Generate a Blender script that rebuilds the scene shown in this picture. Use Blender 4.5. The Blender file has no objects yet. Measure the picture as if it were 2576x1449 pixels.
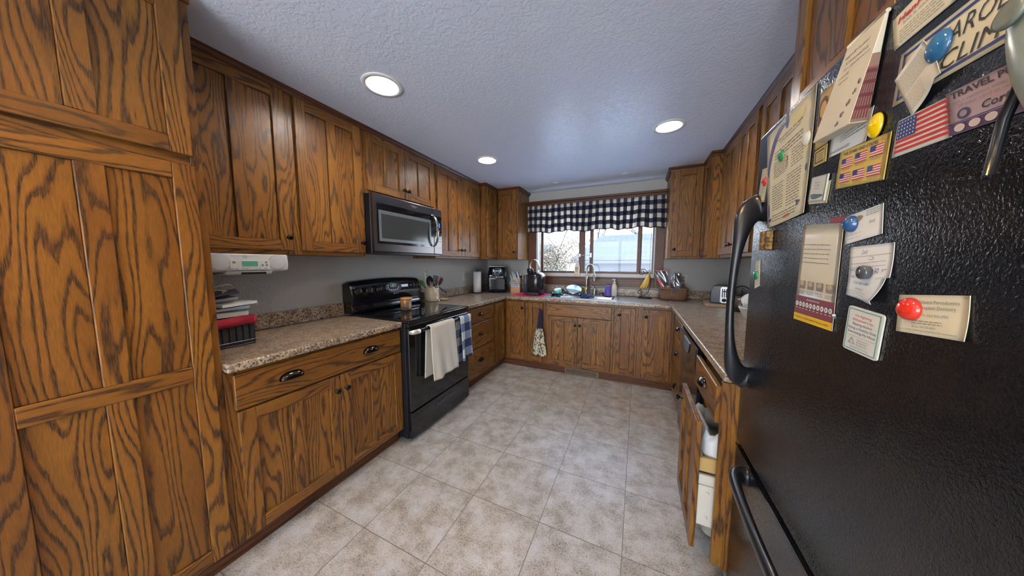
import bpy, bmesh, math, random
from mathutils import Vector, Matrix, noise as mn
random.seed(7)
S = bpy.context.scene
COL = S.collection
PI = math.pi

# ------------------------------------------------------------------ camera, world, sun, exposure
cam_d = bpy.data.cameras.new('camera'); cam = bpy.data.objects.new('camera', cam_d); COL.objects.link(cam)
cam_d.sensor_width = 36.0; cam_d.lens = 692.28/2576*36.0; cam_d.clip_start = 0.02; cam_d.clip_end = 500
YAW, PITCH, ROLL = 0.4289, -0.0908, 0.0012
fw = Vector((-math.sin(YAW)*math.cos(PITCH), math.cos(YAW)*math.cos(PITCH), math.sin(PITCH)))
rt = Vector((math.cos(YAW), math.sin(YAW), 0)); up = rt.cross(fw)
r2 = rt*math.cos(ROLL)+up*math.sin(ROLL); u2 = up*math.cos(ROLL)-rt*math.sin(ROLL)
cam.matrix_world = Matrix(((r2.x, u2.x, -fw.x, 0), (r2.y, u2.y, -fw.y, 0), (r2.z, u2.z, -fw.z, 1.3348), (0, 0, 0, 1)))
S.camera = cam
S.view_settings.view_transform = 'Standard'; S.view_settings.look = 'None'
S.view_settings.gamma = 1.0; S.view_settings.use_curve_mapping = False
S.view_settings.exposure = 0.18

w = bpy.data.worlds.new('sky'); S.world = w; w.use_nodes = True
wn = w.node_tree.nodes; wl = w.node_tree.links; wn.clear()
wo = wn.new('ShaderNodeOutputWorld'); wb = wn.new('ShaderNodeBackground'); wr = wn.new('ShaderNodeValToRGB')
wt = wn.new('ShaderNodeTexCoord'); ws = wn.new('ShaderNodeSeparateXYZ')
wl.new(wt.outputs['Generated'], ws.inputs[0]); wl.new(ws.outputs[2], wr.inputs[0]); wl.new(wr.outputs[0], wb.inputs[0]); wl.new(wb.outputs[0], wo.inputs[0])
wr.color_ramp.elements[0].position = 0.0; wr.color_ramp.elements[0].color = (0.93, 0.97, 1.0, 1)
wr.color_ramp.elements[1].position = 0.7; wr.color_ramp.elements[1].color = (0.36, 0.60, 1.0, 1)
wb.inputs[1].default_value = 9.0
sd = bpy.data.lights.new('sun', 'SUN'); sd.energy = 5.0; sd.angle = 0.01; sd.color = (1.0, 0.95, 0.86)
sun = bpy.data.objects.new('sun', sd); COL.objects.link(sun)
sun.rotation_euler = Vector((-0.72, 0.40, -0.62)).to_track_quat('-Z', 'Y').to_euler()
for nm, loc, sx, sz, rx in (('portal_window', (-0.59, 3.93, 1.60), 1.6, 0.9, -PI/2), ('portal_rear', (-0.6, -2.68, 1.2), 2.8, 2.05, PI/2)):
    pd = bpy.data.lights.new(nm, 'AREA'); pd.shape = 'RECTANGLE'; pd.size = sx; pd.size_y = sz
    pd.cycles.is_portal = True
    po = bpy.data.objects.new(nm, pd); COL.objects.link(po); po.location = loc; po.rotation_euler = (rx, 0, 0)
LAMP = 165.0      # emission of the recessed lamps

# ------------------------------------------------------------------ materials
MATS = {}
def nodes(m):
    m.use_nodes = True
    return m.node_tree.nodes, m.node_tree.links, m.node_tree.nodes['Principled BSDF']
def mat(name, col, rough=0.5, metal=0.0, emis=0.0, coat=0.0, spec=0.5, bump=None, trans=0.0, alpha=1.0):
    if name in MATS: return MATS[name]
    m = bpy.data.materials.new(name); n, l, p = nodes(m)
    p.inputs['Base Color'].default_value = (*col, 1); p.inputs['Roughness'].default_value = rough
    p.inputs['Metallic'].default_value = metal; p.inputs['Coat Weight'].default_value = coat
    p.inputs['Specular IOR Level'].default_value = spec; p.inputs['Transmission Weight'].default_value = trans
    p.inputs['Alpha'].default_value = alpha
    if emis: p.inputs['Emission Color'].default_value = (*col, 1); p.inputs['Emission Strength'].default_value = emis
    if bump:
        sc, st, dist = bump
        t = n.new('ShaderNodeTexCoord'); no = n.new('ShaderNodeTexNoise'); no.inputs['Scale'].default_value = sc; no.inputs['Detail'].default_value = 3
        b = n.new('ShaderNodeBump'); b.inputs['Strength'].default_value = st; b.inputs['Distance'].default_value = dist
        l.new(t.outputs['Object'], no.inputs['Vector']); l.new(no.outputs[0], b.inputs['Height']); l.new(b.outputs[0], p.inputs['Normal'])
    MATS[name] = m
    return m
def ramp(n, stops, interp='LINEAR'):
    r = n.new('ShaderNodeValToRGB'); r.color_ramp.interpolation = interp; e = r.color_ramp.elements
    while len(e) < len(stops): e.new(0.5)
    for el, (p, c) in zip(e, stops):
        el.position = p; el.color = (*c, 1) if not isinstance(c, (int, float)) else (c, c, c, 1)
    return r
def math_(n, l, op, a, b=None, c=None):
    m = n.new('ShaderNodeMath'); m.operation = op
    for i, v in enumerate((a, b, c)):
        if v is None: continue
        if isinstance(v, (int, float)): m.inputs[i].default_value = v
        else: l.new(v, m.inputs[i])
    return m.outputs[0]
def mapped(n, l, src, scale, loc=(0, 0, 0)):
    mp = n.new('ShaderNodeMapping'); mp.inputs['Scale'].default_value = scale; mp.inputs['Location'].default_value = loc
    l.new(src, mp.inputs['Vector']); return mp.outputs[0]
def mixc(n, l, fac, a, b, mode='MIX'):
    m = n.new('ShaderNodeMix'); m.data_type = 'RGBA'; m.blend_type = mode
    ins = [m.inputs[0], m.inputs[6], m.inputs[7]]
    for i, v in zip(ins, (fac, a, b)):
        if isinstance(v, (int, float)): i.default_value = v
        elif isinstance(v, tuple): i.default_value = (*v, 1)
        else: l.new(v, i)
    return m.outputs[2]

def oak_material(name, light, mid, dark, rings=11.0, straight=0.0):
    m = bpy.data.materials.new(name); n, l, p = nodes(m)
    uv = n.new('ShaderNodeUVMap'); uv.uv_map = 'grain'; src = uv.outputs[0]
    big = n.new('ShaderNodeTexNoise'); big.inputs['Scale'].default_value = 1; big.inputs['Detail'].default_value = 1.2; big.inputs['Roughness'].default_value = 0.4
    l.new(mapped(n, l, src, (10.0, 1.5, 1)), big.inputs['Vector'])
    wob = n.new('ShaderNodeTexNoise'); wob.inputs['Scale'].default_value = 1; wob.inputs['Detail'].default_value = 3
    l.new(mapped(n, l, src, (95, 9, 1)), wob.inputs['Vector'])
    f = math_(n, l, 'MULTIPLY', big.outputs[0], rings)
    f = math_(n, l, 'ADD', f, math_(n, l, 'MULTIPLY', wob.outputs[0], 0.62))
    sep = n.new('ShaderNodeSeparateXYZ'); l.new(src, sep.inputs[0])
    f = math_(n, l, 'ADD', f, math_(n, l, 'MULTIPLY', sep.outputs[0], 36.0))
    fr = math_(n, l, 'FRACT', f)
    band = ramp(n, [(0.0, 0.10), (0.42, 0.0), (0.58, 0.35), (0.67, 0.95), (0.86, 1.0), (0.93, 0.25), (1.0, 0.10)]); l.new(fr, band.inputs[0])
    pore = n.new('ShaderNodeTexNoise'); pore.inputs['Scale'].default_value = 1; pore.inputs['Detail'].default_value = 2
    l.new(mapped(n, l, src, (520, 26, 1)), pore.inputs['Vector'])
    pr_ = ramp(n, [(0.40, 0.0), (0.60, 1.0)]); l.new(pore.outputs[0], pr_.inputs[0])
    mask = math_(n, l, 'MULTIPLY', band.outputs[0], math_(n, l, 'ADD', math_(n, l, 'MULTIPLY', pr_.outputs[0], 0.42), 0.62))
    mask = math_(n, l, 'MINIMUM', mask, 1.0)
    tone = n.new('ShaderNodeTexNoise'); tone.inputs['Scale'].default_value = 1; tone.inputs['Detail'].default_value = 2
    l.new(mapped(n, l, src, (5, 1.2, 1), (3, 5, 0)), tone.inputs['Vector'])
    tr = ramp(n, [(0.35, light), (0.68, mid)]); l.new(tone.outputs[0], tr.inputs[0])
    c = mixc(n, l, mask, tr.outputs[0], dark)
    c = mixc(n, l, math_(n, l, 'MULTIPLY', pr_.outputs[0], 0.24), c, dark)
    l.new(c, p.inputs['Base Color'])
    p.inputs['Roughness'].default_value = 0.36; p.inputs['Specular IOR Level'].default_value = 0.36
    b = n.new('ShaderNodeBump'); b.inputs['Strength'].default_value = 0.25; b.inputs['Distance'].default_value = 0.0006; b.invert = True
    l.new(mask, b.inputs['Height']); l.new(b.outputs[0], p.inputs['Normal'])
    MATS[name] = m; return m
OAK = oak_material('oak', (0.290, 0.122, 0.019), (0.185, 0.071, 0.012), (0.040, 0.019, 0.011), rings=12.0)
OAKD = oak_material('oak_trim', (0.150, 0.050, 0.016), (0.105, 0.034, 0.012), (0.035, 0.013, 0.008), rings=3)

def granite(name, stretch):
    m = bpy.data.materials.new(name); n, l, p = nodes(m)
    t = n.new('ShaderNodeTexCoord'); src = t.outputs['Object']
    a = n.new('ShaderNodeTexNoise'); a.inputs['Scale'].default_value = 105; a.inputs['Detail'].default_value = 5; a.inputs['Roughness'].default_value = 0.65
    l.new(mapped(n, l, src, stretch), a.inputs['Vector'])
    b = n.new('ShaderNodeTexNoise'); b.inputs['Scale'].default_value = 22; b.inputs['Detail'].default_value = 4
    l.new(mapped(n, l, src, stretch, (4, 2, 1)), b.inputs['Vector'])
    ra = ramp(n, [(0.37, (0.040, 0.028, 0.028)), (0.44, (0.17, 0.115, 0.095)), (0.50, (0.41, 0.305, 0.20)), (0.58, (0.54, 0.455, 0.35)), (0.68, (0.30, 0.235, 0.20))])
    l.new(a.outputs[0], ra.inputs[0])
    rb = ramp(n, [(0.38, (0.60, 0.54, 0.52)), (0.56, (1.0, 0.99, 0.94))]); l.new(b.outputs[0], rb.inputs[0])
    c = mixc(n, l, 1.0, ra.outputs[0], rb.outputs[0], 'MULTIPLY')
    l.new(c, p.inputs['Base Color']); p.inputs['Roughness'].default_value = 0.30
    MATS[name] = m; return m
GRAN = granite('laminate_granite', (0.75, 1.0, 1.0))

def wall_material(name, col, sc, st, dist, rough=0.7, kd=False):
    m = bpy.data.materials.new(name); n, l, p = nodes(m)
    t = n.new('ShaderNodeTexCoord'); src = t.outputs['Object']
    a = n.new('ShaderNodeTexNoise'); a.inputs['Scale'].default_value = sc; a.inputs['Detail'].default_value = 3 if not kd else 4
    if kd: a.inputs['Distortion'].default_value = 1.2
    l.new(src, a.inputs['Vector'])
    r = ramp(n, [(0.44, 0.0), (0.58, 1.0)] if not kd else [(0.46, 0.0), (0.52, 0.9), (0.66, 1.0)]); l.new(a.outputs[0], r.inputs[0])
    b = n.new('ShaderNodeBump'); b.inputs['Strength'].default_value = st; b.inputs['Distance'].default_value = dist
    l.new(r.outputs[0], b.inputs['Height']); l.new(b.outputs[0], p.inputs['Normal'])
    p.inputs['Base Color'].default_value = (*col, 1); p.inputs['Roughness'].default_value = rough
    p.inputs['Specular IOR Level'].default_value = 0.35
    MATS[name] = m; return m
WALL = wall_material('wall_paint', (0.50, 0.485, 0.455), 130, 0.6, 0.004, 0.42)
CEIL = wall_material('ceiling_paint', (0.68, 0.71, 0.82), 34, 0.32, 0.004, 0.32, True)

def floor_material():
    m = bpy.data.materials.new('vinyl_tile'); n, l, p = nodes(m)
    g = n.new('ShaderNodeNewGeometry'); src = g.outputs['Position']
    T, X0, Y0 = 0.3974, -1.2099, 1.2477
    sep = n.new('ShaderNodeSeparateXYZ'); l.new(src, sep.inputs[0])
    dist = []; cell = []
    for i, o in ((0, X0), (1, Y0)):
        q = math_(n, l, 'DIVIDE', math_(n, l, 'SUBTRACT', sep.outputs[i], o), T)
        fl = math_(n, l, 'FLOOR', q); cell.append(fl)
        fr = math_(n, l, 'SUBTRACT', q, fl)
        d = math_(n, l, 'MINIMUM', fr, math_(n, l, 'SUBTRACT', 1.0, fr)); dist.append(d)
    d = math_(n, l, 'MINIMUM', dist[0], dist[1])
    line = math_(n, l, 'LESS_THAN', d, 0.0042)
    cv = n.new('ShaderNodeCombineXYZ'); l.new(cell[0], cv.inputs[0]); l.new(cell[1], cv.inputs[1])
    off = n.new('ShaderNodeVectorMath'); off.operation = 'SCALE'; l.new(cv.outputs[0], off.inputs[0]); off.inputs[3].default_value = 7.31
    ad = n.new('ShaderNodeVectorMath'); ad.operation = 'ADD'; l.new(src, ad.inputs[0]); l.new(off.outputs[0], ad.inputs[1])
    a = n.new('ShaderNodeTexNoise'); a.inputs['Scale'].default_value = 8; a.inputs['Detail'].default_value = 8; a.inputs['Roughness'].default_value = 0.72; l.new(ad.outputs[0], a.inputs['Vector'])
    b = n.new('ShaderNodeTexNoise'); b.inputs['Scale'].default_value = 150; b.inputs['Detail'].default_value = 4; b.inputs['Roughness'].default_value = 0.7; l.new(ad.outputs[0], b.inputs['Vector'])
    ra = ramp(n, [(0.34, (0.36, 0.32, 0.27)), (0.45, (0.46, 0.415, 0.355)), (0.54, (0.54, 0.505, 0.455)), (0.64, (0.58, 0.565, 0.54))]); l.new(a.outputs[0], ra.inputs[0])
    rb = ramp(n, [(0.38, (0.30, 0.26, 0.21)), (0.48, (0.85, 0.83, 0.80)), (0.60, (1, 1, 1))]); l.new(b.outputs[0], rb.inputs[0])
    sp = n.new('ShaderNodeMath'); sp.operation = 'MULTIPLY_ADD'; l.new(a.outputs[0], sp.inputs[0]); sp.inputs[1].default_value = -3.0; sp.inputs[2].default_value = 2.2; sp.use_clamp = True
    c = mixc(n, l, sp.outputs[0], ra.outputs[0], mixc(n, l, 1.0, ra.outputs[0], rb.outputs[0], 'MULTIPLY'))
    c = mixc(n, l, line, c, (0.16, 0.13, 0.10))
    l.new(c, p.inputs['Base Color']); p.inputs['Roughness'].default_value = 0.36
    bp = n.new('ShaderNodeBump'); bp.inputs['Strength'].default_value = 0.25; bp.inputs['Distance'].default_value = 0.0015
    h = math_(n, l, 'SUBTRACT', math_(n, l, 'MULTIPLY', a.outputs[0], 1.0), line); l.new(h, bp.inputs['Height']); l.new(bp.outputs[0], p.inputs['Normal'])
    MATS['floor'] = m; return m
FLOORM = floor_material()

def check_material(name, period, light, mid, dark, transl=0.4):
    m = bpy.data.materials.new(name); n, l, p = nodes(m)
    uv = n.new('ShaderNodeUVMap'); uv.uv_map = 'grain'; sep = n.new('ShaderNodeSeparateXYZ'); l.new(uv.outputs[0], sep.inputs[0])
    s = []
    for i in (0, 1):
        fr = math_(n, l, 'FRACT', math_(n, l, 'DIVIDE', sep.outputs[i], period))
        s.append(math_(n, l, 'GREATER_THAN', fr, 0.5))
    t = math_(n, l, 'MULTIPLY', math_(n, l, 'ADD', s[0], s[1]), 0.5)
    r = ramp(n, [(0.0, light), (0.35, mid), (0.8, dark)], 'CONSTANT'); l.new(t, r.inputs[0]); l.new(r.outputs[0], p.inputs['Base Color'])
    p.inputs['Roughness'].default_value = 0.9
    tr = n.new('ShaderNodeBsdfTranslucent'); l.new(r.outputs[0], tr.inputs[0]); mx = n.new('ShaderNodeMixShader'); mx.inputs[0].default_value = transl
    out = [x for x in n if x.type == 'OUTPUT_MATERIAL'][0]
    l.new(p.outputs[0], mx.inputs[1]); l.new(tr.outputs[0], mx.inputs[2]); l.new(mx.outputs[0], out.inputs[0])
    MATS[name] = m; return m
CHECK = check_material('navy_gingham', 0.104, (0.75, 0.68, 0.56), (0.10, 0.10, 0.14), (0.012, 0.014, 0.035), 0.45)
TOWCHK = check_material('blue_check_towel', 0.15, (0.68, 0.66, 0.62), (0.17, 0.22, 0.33), (0.018, 0.026, 0.075), 0.05)

def glass_material(name, tint=(1, 1, 1), gl=0.08, rough=0.0):
    m = bpy.data.materials.new(name); n, l, p = nodes(m)
    out = [x for x in n if x.type == 'OUTPUT_MATERIAL'][0]; n.remove(p)
    a = n.new('ShaderNodeBsdfTransparent'); a.inputs[0].default_value = (*tint, 1); b = n.new('ShaderNodeBsdfGlossy'); b.inputs['Roughness'].default_value = rough
    mx = n.new('ShaderNodeMixShader'); mx.inputs[0].default_value = gl
    l.new(a.outputs[0], mx.inputs[1]); l.new(b.outputs[0], mx.inputs[2]); l.new(mx.outputs[0], out.inputs[0])
    MATS[name] = m; return m
GLASS = glass_material('window_glass', (0.97, 0.98, 1.0), 0.012)
PLASTIC_BAG = glass_material('clear_plastic_film', (0.80, 0.78, 0.86), 0.42, 0.20)

def fridge_material():
    m = bpy.data.materials.new('fridge_black'); n, l, p = nodes(m)
    t = n.new('ShaderNodeTexCoord')
    a = n.new('ShaderNodeTexNoise'); a.inputs['Scale'].default_value = 230; a.inputs['Detail'].default_value = 2.0; a.inputs['Distortion'].default_value = 0.9
    l.new(mapped(n, l, t.outputs['Object'], (1, 1, 0.8)), a.inputs['Vector'])
    b = n.new('ShaderNodeBump'); b.inputs['Strength'].default_value = 0.62; b.inputs['Distance'].default_value = 0.0011
    l.new(a.outputs[0], b.inputs['Height']); l.new(b.outputs[0], p.inputs['Normal'])
    p.inputs['Base Color'].default_value = (0.007, 0.007, 0.009, 1); p.inputs['Roughness'].default_value = 0.09
    p.inputs['Specular IOR Level'].default_value = 0.45
    MATS['fridge'] = m; return m
FRIDGE = fridge_material()
def two_tone(name, c1, c2, sc, lo=0.45, hi=0.55, rough=0.8, stretch=(1, 1, 1)):
    m = bpy.data.materials.new(name); n, l, p = nodes(m)
    t = n.new('ShaderNodeTexCoord'); a = n.new('ShaderNodeTexNoise'); a.inputs['Scale'].default_value = sc; a.inputs['Detail'].default_value = 3
    l.new(mapped(n, l, t.outputs['Object'], stretch), a.inputs['Vector']); r = ramp(n, [(lo, c1), (hi, c2)]); l.new(a.outputs[0], r.inputs[0])
    l.new(r.outputs[0], p.inputs['Base Color']); p.inputs['Roughness'].default_value = rough
    MATS[name] = m; return m

BLACK = mat('black_gloss', (0.006, 0.006, 0.008), 0.08, spec=0.6)
BLACKM = mat('black_satin', (0.010, 0.010, 0.012), 0.28)
BLACKP = mat('black_plastic', (0.015, 0.015, 0.018), 0.35)
BRONZE = mat('dark_bronze', (0.030, 0.022, 0.020), 0.20, 0.9)
STEELD = mat('black_stainless', (0.16, 0.15, 0.15), 0.28, 1.0)
STEEL = mat('stainless', (0.55, 0.54, 0.52), 0.25, 1.0)
CHROME = mat('chrome', (0.8, 0.8, 0.8), 0.08, 1.0)
NICKEL = mat('brushed_nickel', (0.42, 0.38, 0.33), 0.28, 1.0)
WHITEP = mat('white_plastic', (0.72, 0.71, 0.67), 0.4)
CREAMP = mat('cream_plastic', (0.66, 0.61, 0.50), 0.45)
PAPER = mat('white_paper', (0.78, 0.76, 0.70), 0.7)
CREAM = mat('cream_paper', (0.74, 0.64, 0.42), 0.7)
INK = mat('dark_ink', (0.03, 0.03, 0.035), 0.7)
INKG = mat('grey_ink', (0.20, 0.19, 0.19), 0.7)
INKR = mat('red_ink', (0.50, 0.03, 0.03), 0.6)
INKB = mat('navy_ink', (0.025, 0.04, 0.16), 0.6)
VINYLW = mat('window_track_white', (0.60, 0.58, 0.55), 0.4)

# ------------------------------------------------------------------ mesh builder
WL = {}
class MB:
    def __init__(s): s.v = []; s.f = []; s.uv = []; s.m = []; s.sm = []
    def face(s, idx, uvs=None, mi=0, smooth=False):
        s.f.append(tuple(idx)); s.uv.append(uvs or [(0, 0)]*len(idx)); s.m.append(mi); s.sm.append(smooth)
    def box(s, x0, x1, y0, y1, z0, z1, grain='z', mi=0, rot=None, piv=None):
        if x0 > x1: x0, x1 = x1, x0
        if y0 > y1: y0, y1 = y1, y0
        if z0 > z1: z0, z1 = z1, z0
        b = len(s.v); P = [(x, y, z) for x in (x0, x1) for y in (y0, y1) for z in (z0, z1)]
        ou, ov = random.uniform(0, 40), random.uniform(0, 40)
        g = 'xyz'.index(grain)
        for idx, ax in (((0, 1, 3, 2), 0), ((4, 6, 7, 5), 0), ((0, 4, 5, 1), 1), ((2, 3, 7, 6), 1), ((0, 2, 6, 4), 2), ((1, 5, 7, 3), 2)):
            oth = [a for a in range(3) if a not in (ax, g)]
            if ax == g: oth = [a for a in range(3) if a != g]; ua, va = oth
            else: ua, va = oth[0], g
            uvs = [(P[i][ua]+ou+ax*3.7, P[i][va]+ov) for i in idx]
            s.face([b+i for i in idx], uvs, mi)
        if rot is not None:
            c = Vector(piv if piv else ((x0+x1)/2, (y0+y1)/2, (z0+z1)/2)); P = [tuple(rot @ (Vector(q)-c)+c) for q in P]
        s.v += P
        return s
    def prism(s, poly, ext, mi=0, grain=None, smooth=False):
        """poly: list of 3D points (planar), ext: extrusion vector"""
        b = len(s.v); n = len(poly); e = Vector(ext)
        s.v += [tuple(Vector(q)) for q in poly]+[tuple(Vector(q)+e) for q in poly]
        ou, ov = random.uniform(0, 40), random.uniform(0, 40)
        def U(i):
            q = s.v[i]
            if grain == 'x': return (q[1]+q[2]+ou, q[0]+ov)
            if grain == 'y': return (q[0]+q[2]+ou, q[1]+ov)
            return (q[0]+q[1]+ou, q[2]+ov)
        F = [[b+i for i in range(n)][::-1], [b+n+i for i in range(n)]]
        for f in F: s.face(f, [U(i) for i in f], mi)
        for i in range(n):
            j = (i+1) % n; f = [b+i, b+j, b+n+j, b+n+i]; s.face(f, [U(k) for k in f], mi, smooth)
        return s
    def lathe(s, prof, c=(0, 0, 0), axis=(0, 0, 1), seg=24, mi=0, smooth=True, sx=1.0, sy=1.0, twist=0.0, caps=True):
        """prof: list of (r, h)"""
        a = Vector(axis).normalized(); q = Vector((0, 0, 1)).rotation_difference(a); c = Vector(c); b = len(s.v)
        for r, h in prof:
            for k in range(seg):
                t = 2*PI*k/seg+twist
                s.v.append(tuple(c+q @ Vector((r*sx*math.cos(t), r*sy*math.sin(t), h))))
        for i in range(len(prof)-1):
            for k in range(seg):
                k2 = (k+1) % seg
                s.face([b+i*seg+k, b+i*seg+k2, b+(i+1)*seg+k2, b+(i+1)*seg+k], [(k/seg*6, prof[i][1]), ((k+1)/seg*6, prof[i][1]), ((k+1)/seg*6, prof[i+1][1]), (k/seg*6, prof[i+1][1])], mi, smooth)
        if caps and prof[0][0] > 1e-5: s.face([b+k for k in range(seg)][::-1], None, mi)
        if caps and prof[-1][0] > 1e-5: s.face([b+(len(prof)-1)*seg+k for k in range(seg)], None, mi)
        return s
    def cyl(s, p0, p1, r0, r1=None, seg=16, mi=0):
        p0, p1 = Vector(p0), Vector(p1); d = p1-p0
        return s.lathe([(r0, 0), (r0 if r1 is None else r1, d.length)], p0, d, seg, mi)
    def tube(s, pts, r, seg=10, mi=0, close=False, ry=None, side=None, cap=True):
        """swept tube; r a number or list; ry optional second radius (along side vector)"""
        pts = [Vector(q) for q in pts]; n = len(pts); b = len(s.v)
        R = r if isinstance(r, (list, tuple)) else [r]*n
        RY = ry if isinstance(ry, (list, tuple)) else ([ry]*n if ry else R)
        prev = None
        for i in range(n):
            if close: t = (pts[(i+1) % n]-pts[i-1])
            else: t = pts[min(i+1, n-1)]-pts[max(i-1, 0)]
            t.normalize()
            ref = Vector(side) if side is not None else (prev if prev is not None else (Vector((0, 0, 1)) if abs(t.z) < .9 else Vector((1, 0, 0))))
            a = ref-t*ref.dot(t)
            if a.length < 1e-6: a = t.orthogonal()
            a.normalize(); bb = t.cross(a); prev = a
            for k in range(seg):
                q = 2*PI*k/seg
                s.v.append(tuple(pts[i]+a*math.cos(q)*RY[i]+bb*math.sin(q)*R[i]))
        m = n if close else n-1
        for i in range(m):
            j = (i+1) % n
            for k in range(seg):
                k2 = (k+1) % seg
                s.face([b+i*seg+k, b+j*seg+k, b+j*seg+k2, b+i*seg+k2][::-1], None, mi, True)
        if cap and not close:
            s.face([b+k for k in range(seg)], None, mi); s.face([b+(n-1)*seg+k for k in range(seg)][::-1], None, mi)
        return s
    def ball(s, c, r, sx=1, sy=1, sz=1, seg=20, rings=12, mi=0, h0=-1.0):
        pr = []
        for i in range(rings+1):
            t = -PI/2+PI*i/rings
            if math.sin(t) < h0-1e-6: continue
            pr.append((max(1e-6, r*math.cos(t)), r*math.sin(t)*sz))
        return s.lathe(pr, c, (0, 0, 1), seg, mi, True, sx, sy)
    def grid(s, fn, nu, nv, mi=0, uvf=None, smooth=True):
        b = len(s.v)
        for i in range(nu+1):
            for j in range(nv+1): s.v.append(tuple(fn(i/nu, j/nv)))
        for i in range(nu):
            for j in range(nv):
                idx = [(i, j), (i+1, j), (i+1, j+1), (i, j+1)]
                s.face([b+a*(nv+1)+c for a, c in idx], [(uvf(a/nu, c/nv) if uvf else (a/nu, c/nv)) for a, c in idx], mi, smooth)
        return s
    def text(s, body, o, right, upv, size, mi=0, align='LEFT', width=None, lift=0.0, shear=0.0, spacing=1.0, bold=0.0):
        cu = bpy.data.curves.new('t', 'FONT'); cu.body = body; cu.size = 1.0; cu.align_x = align; cu.shear = shear; cu.space_character = spacing
        cu.resolution_u = 2; cu.offset = bold
        ob = bpy.data.objects.new('t', cu); me = ob.to_mesh()
        xs = [q.co.x for q in me.vertices]
        sc = size
        wx = sc
        if width and xs: wx = width/max(1e-6, (max(xs)-min(xs)))
        R, U = Vector(right).normalized(), Vector(upv).normalized(); N = R.cross(U); O = Vector(o)+N*lift; b = len(s.v)
        x0 = min(xs) if xs and align == 'LEFT' else 0
        for q in me.vertices: s.v.append(tuple(O+R*(q.co.x-x0)*wx+U*q.co.y*sc))
        for pl in me.polygons: s.face([b+i for i in pl.vertices], None, mi)
        ob.to_mesh_clear(); bpy.data.objects.remove(ob); bpy.data.curves.remove(cu)
        return s
    def build(s, name, mats, parent=None, bev=0.0, solid=0.0, origin=None, subsurf=0, seg=1):
        me = bpy.data.meshes.new(name)
        if origin is None:
            lo = [min(q[i] for q in s.v) for i in range(3)]; hi = [max(q[i] for q in s.v) for i in range(3)]
            origin = Vector(((lo[0]+hi[0])/2, (lo[1]+hi[1])/2, lo[2]))
        o = Vector(origin)
        me.from_pydata([tuple(Vector(q)-o) for q in s.v], [], s.f)
        ul = me.uv_layers.new(name='grain'); k = 0; flat = []
        for u in s.uv:
            for a in u: flat += [a[0], a[1]]
        ul.data.foreach_set('uv', flat)
        for m in (mats if isinstance(mats, (list, tuple)) else [mats]): me.materials.append(m)
        me.polygons.foreach_set('material_index', s.m); me.polygons.foreach_set('use_smooth', s.sm); me.update()
        ob = bpy.data.objects.new(name, me); COL.objects.link(ob)
        if parent is not None:
            ob.parent = parent; ob.location = o-WL[parent.name]
        else: ob.location = o
        WL[ob.name] = o.copy()
        if bev:
            md = ob.modifiers.new('bevel', 'BEVEL'); md.width = bev; md.segments = seg; md.limit_method = 'ANGLE'; md.angle_limit = 0.9; md.harden_normals = False
        if solid:
            md = ob.modifiers.new('thickness', 'SOLIDIFY'); md.thickness = solid; md.offset = 0
        if subsurf:
            md = ob.modifiers.new('smooth', 'SUBSURF'); md.levels = subsurf; md.render_levels = subsurf
        return ob
def thing(name, label, cat, loc, group=None):
    o = bpy.data.objects.new(name, None); COL.objects.link(o); o.location = loc; o.empty_display_size = 0.1
    o['label'] = label; o['category'] = cat
    if group: o['group'] = group
    WL[o.name] = Vector(loc); return o
def tag(o, label, cat, group=None):
    o['label'] = label; o['category'] = cat
    if group: o['group'] = group
    return o
def struct(name, mb, m, bev=0.0, parent=None):
    o = mb.build(name, m, parent, bev=bev)
    if parent is None: o['kind'] = 'structure'
    return o
def turn(o, rz):
    o.rotation_euler[2] = rz; return o

# ------------------------------------------------------------------ the room
RX0, RX1, RY0, RY1, CZ = -2.1598, 0.963, -2.6, 3.7986, 2.325
BL, BR, BW = RX0+.003, RX1-.003, RY1-.003      # cabinet backs, clear of the walls
struct('floor', MB().box(RX0-.1, RX1+.1, RY0-.1, RY1+.1, -0.08, 0), FLOORM)
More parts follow.
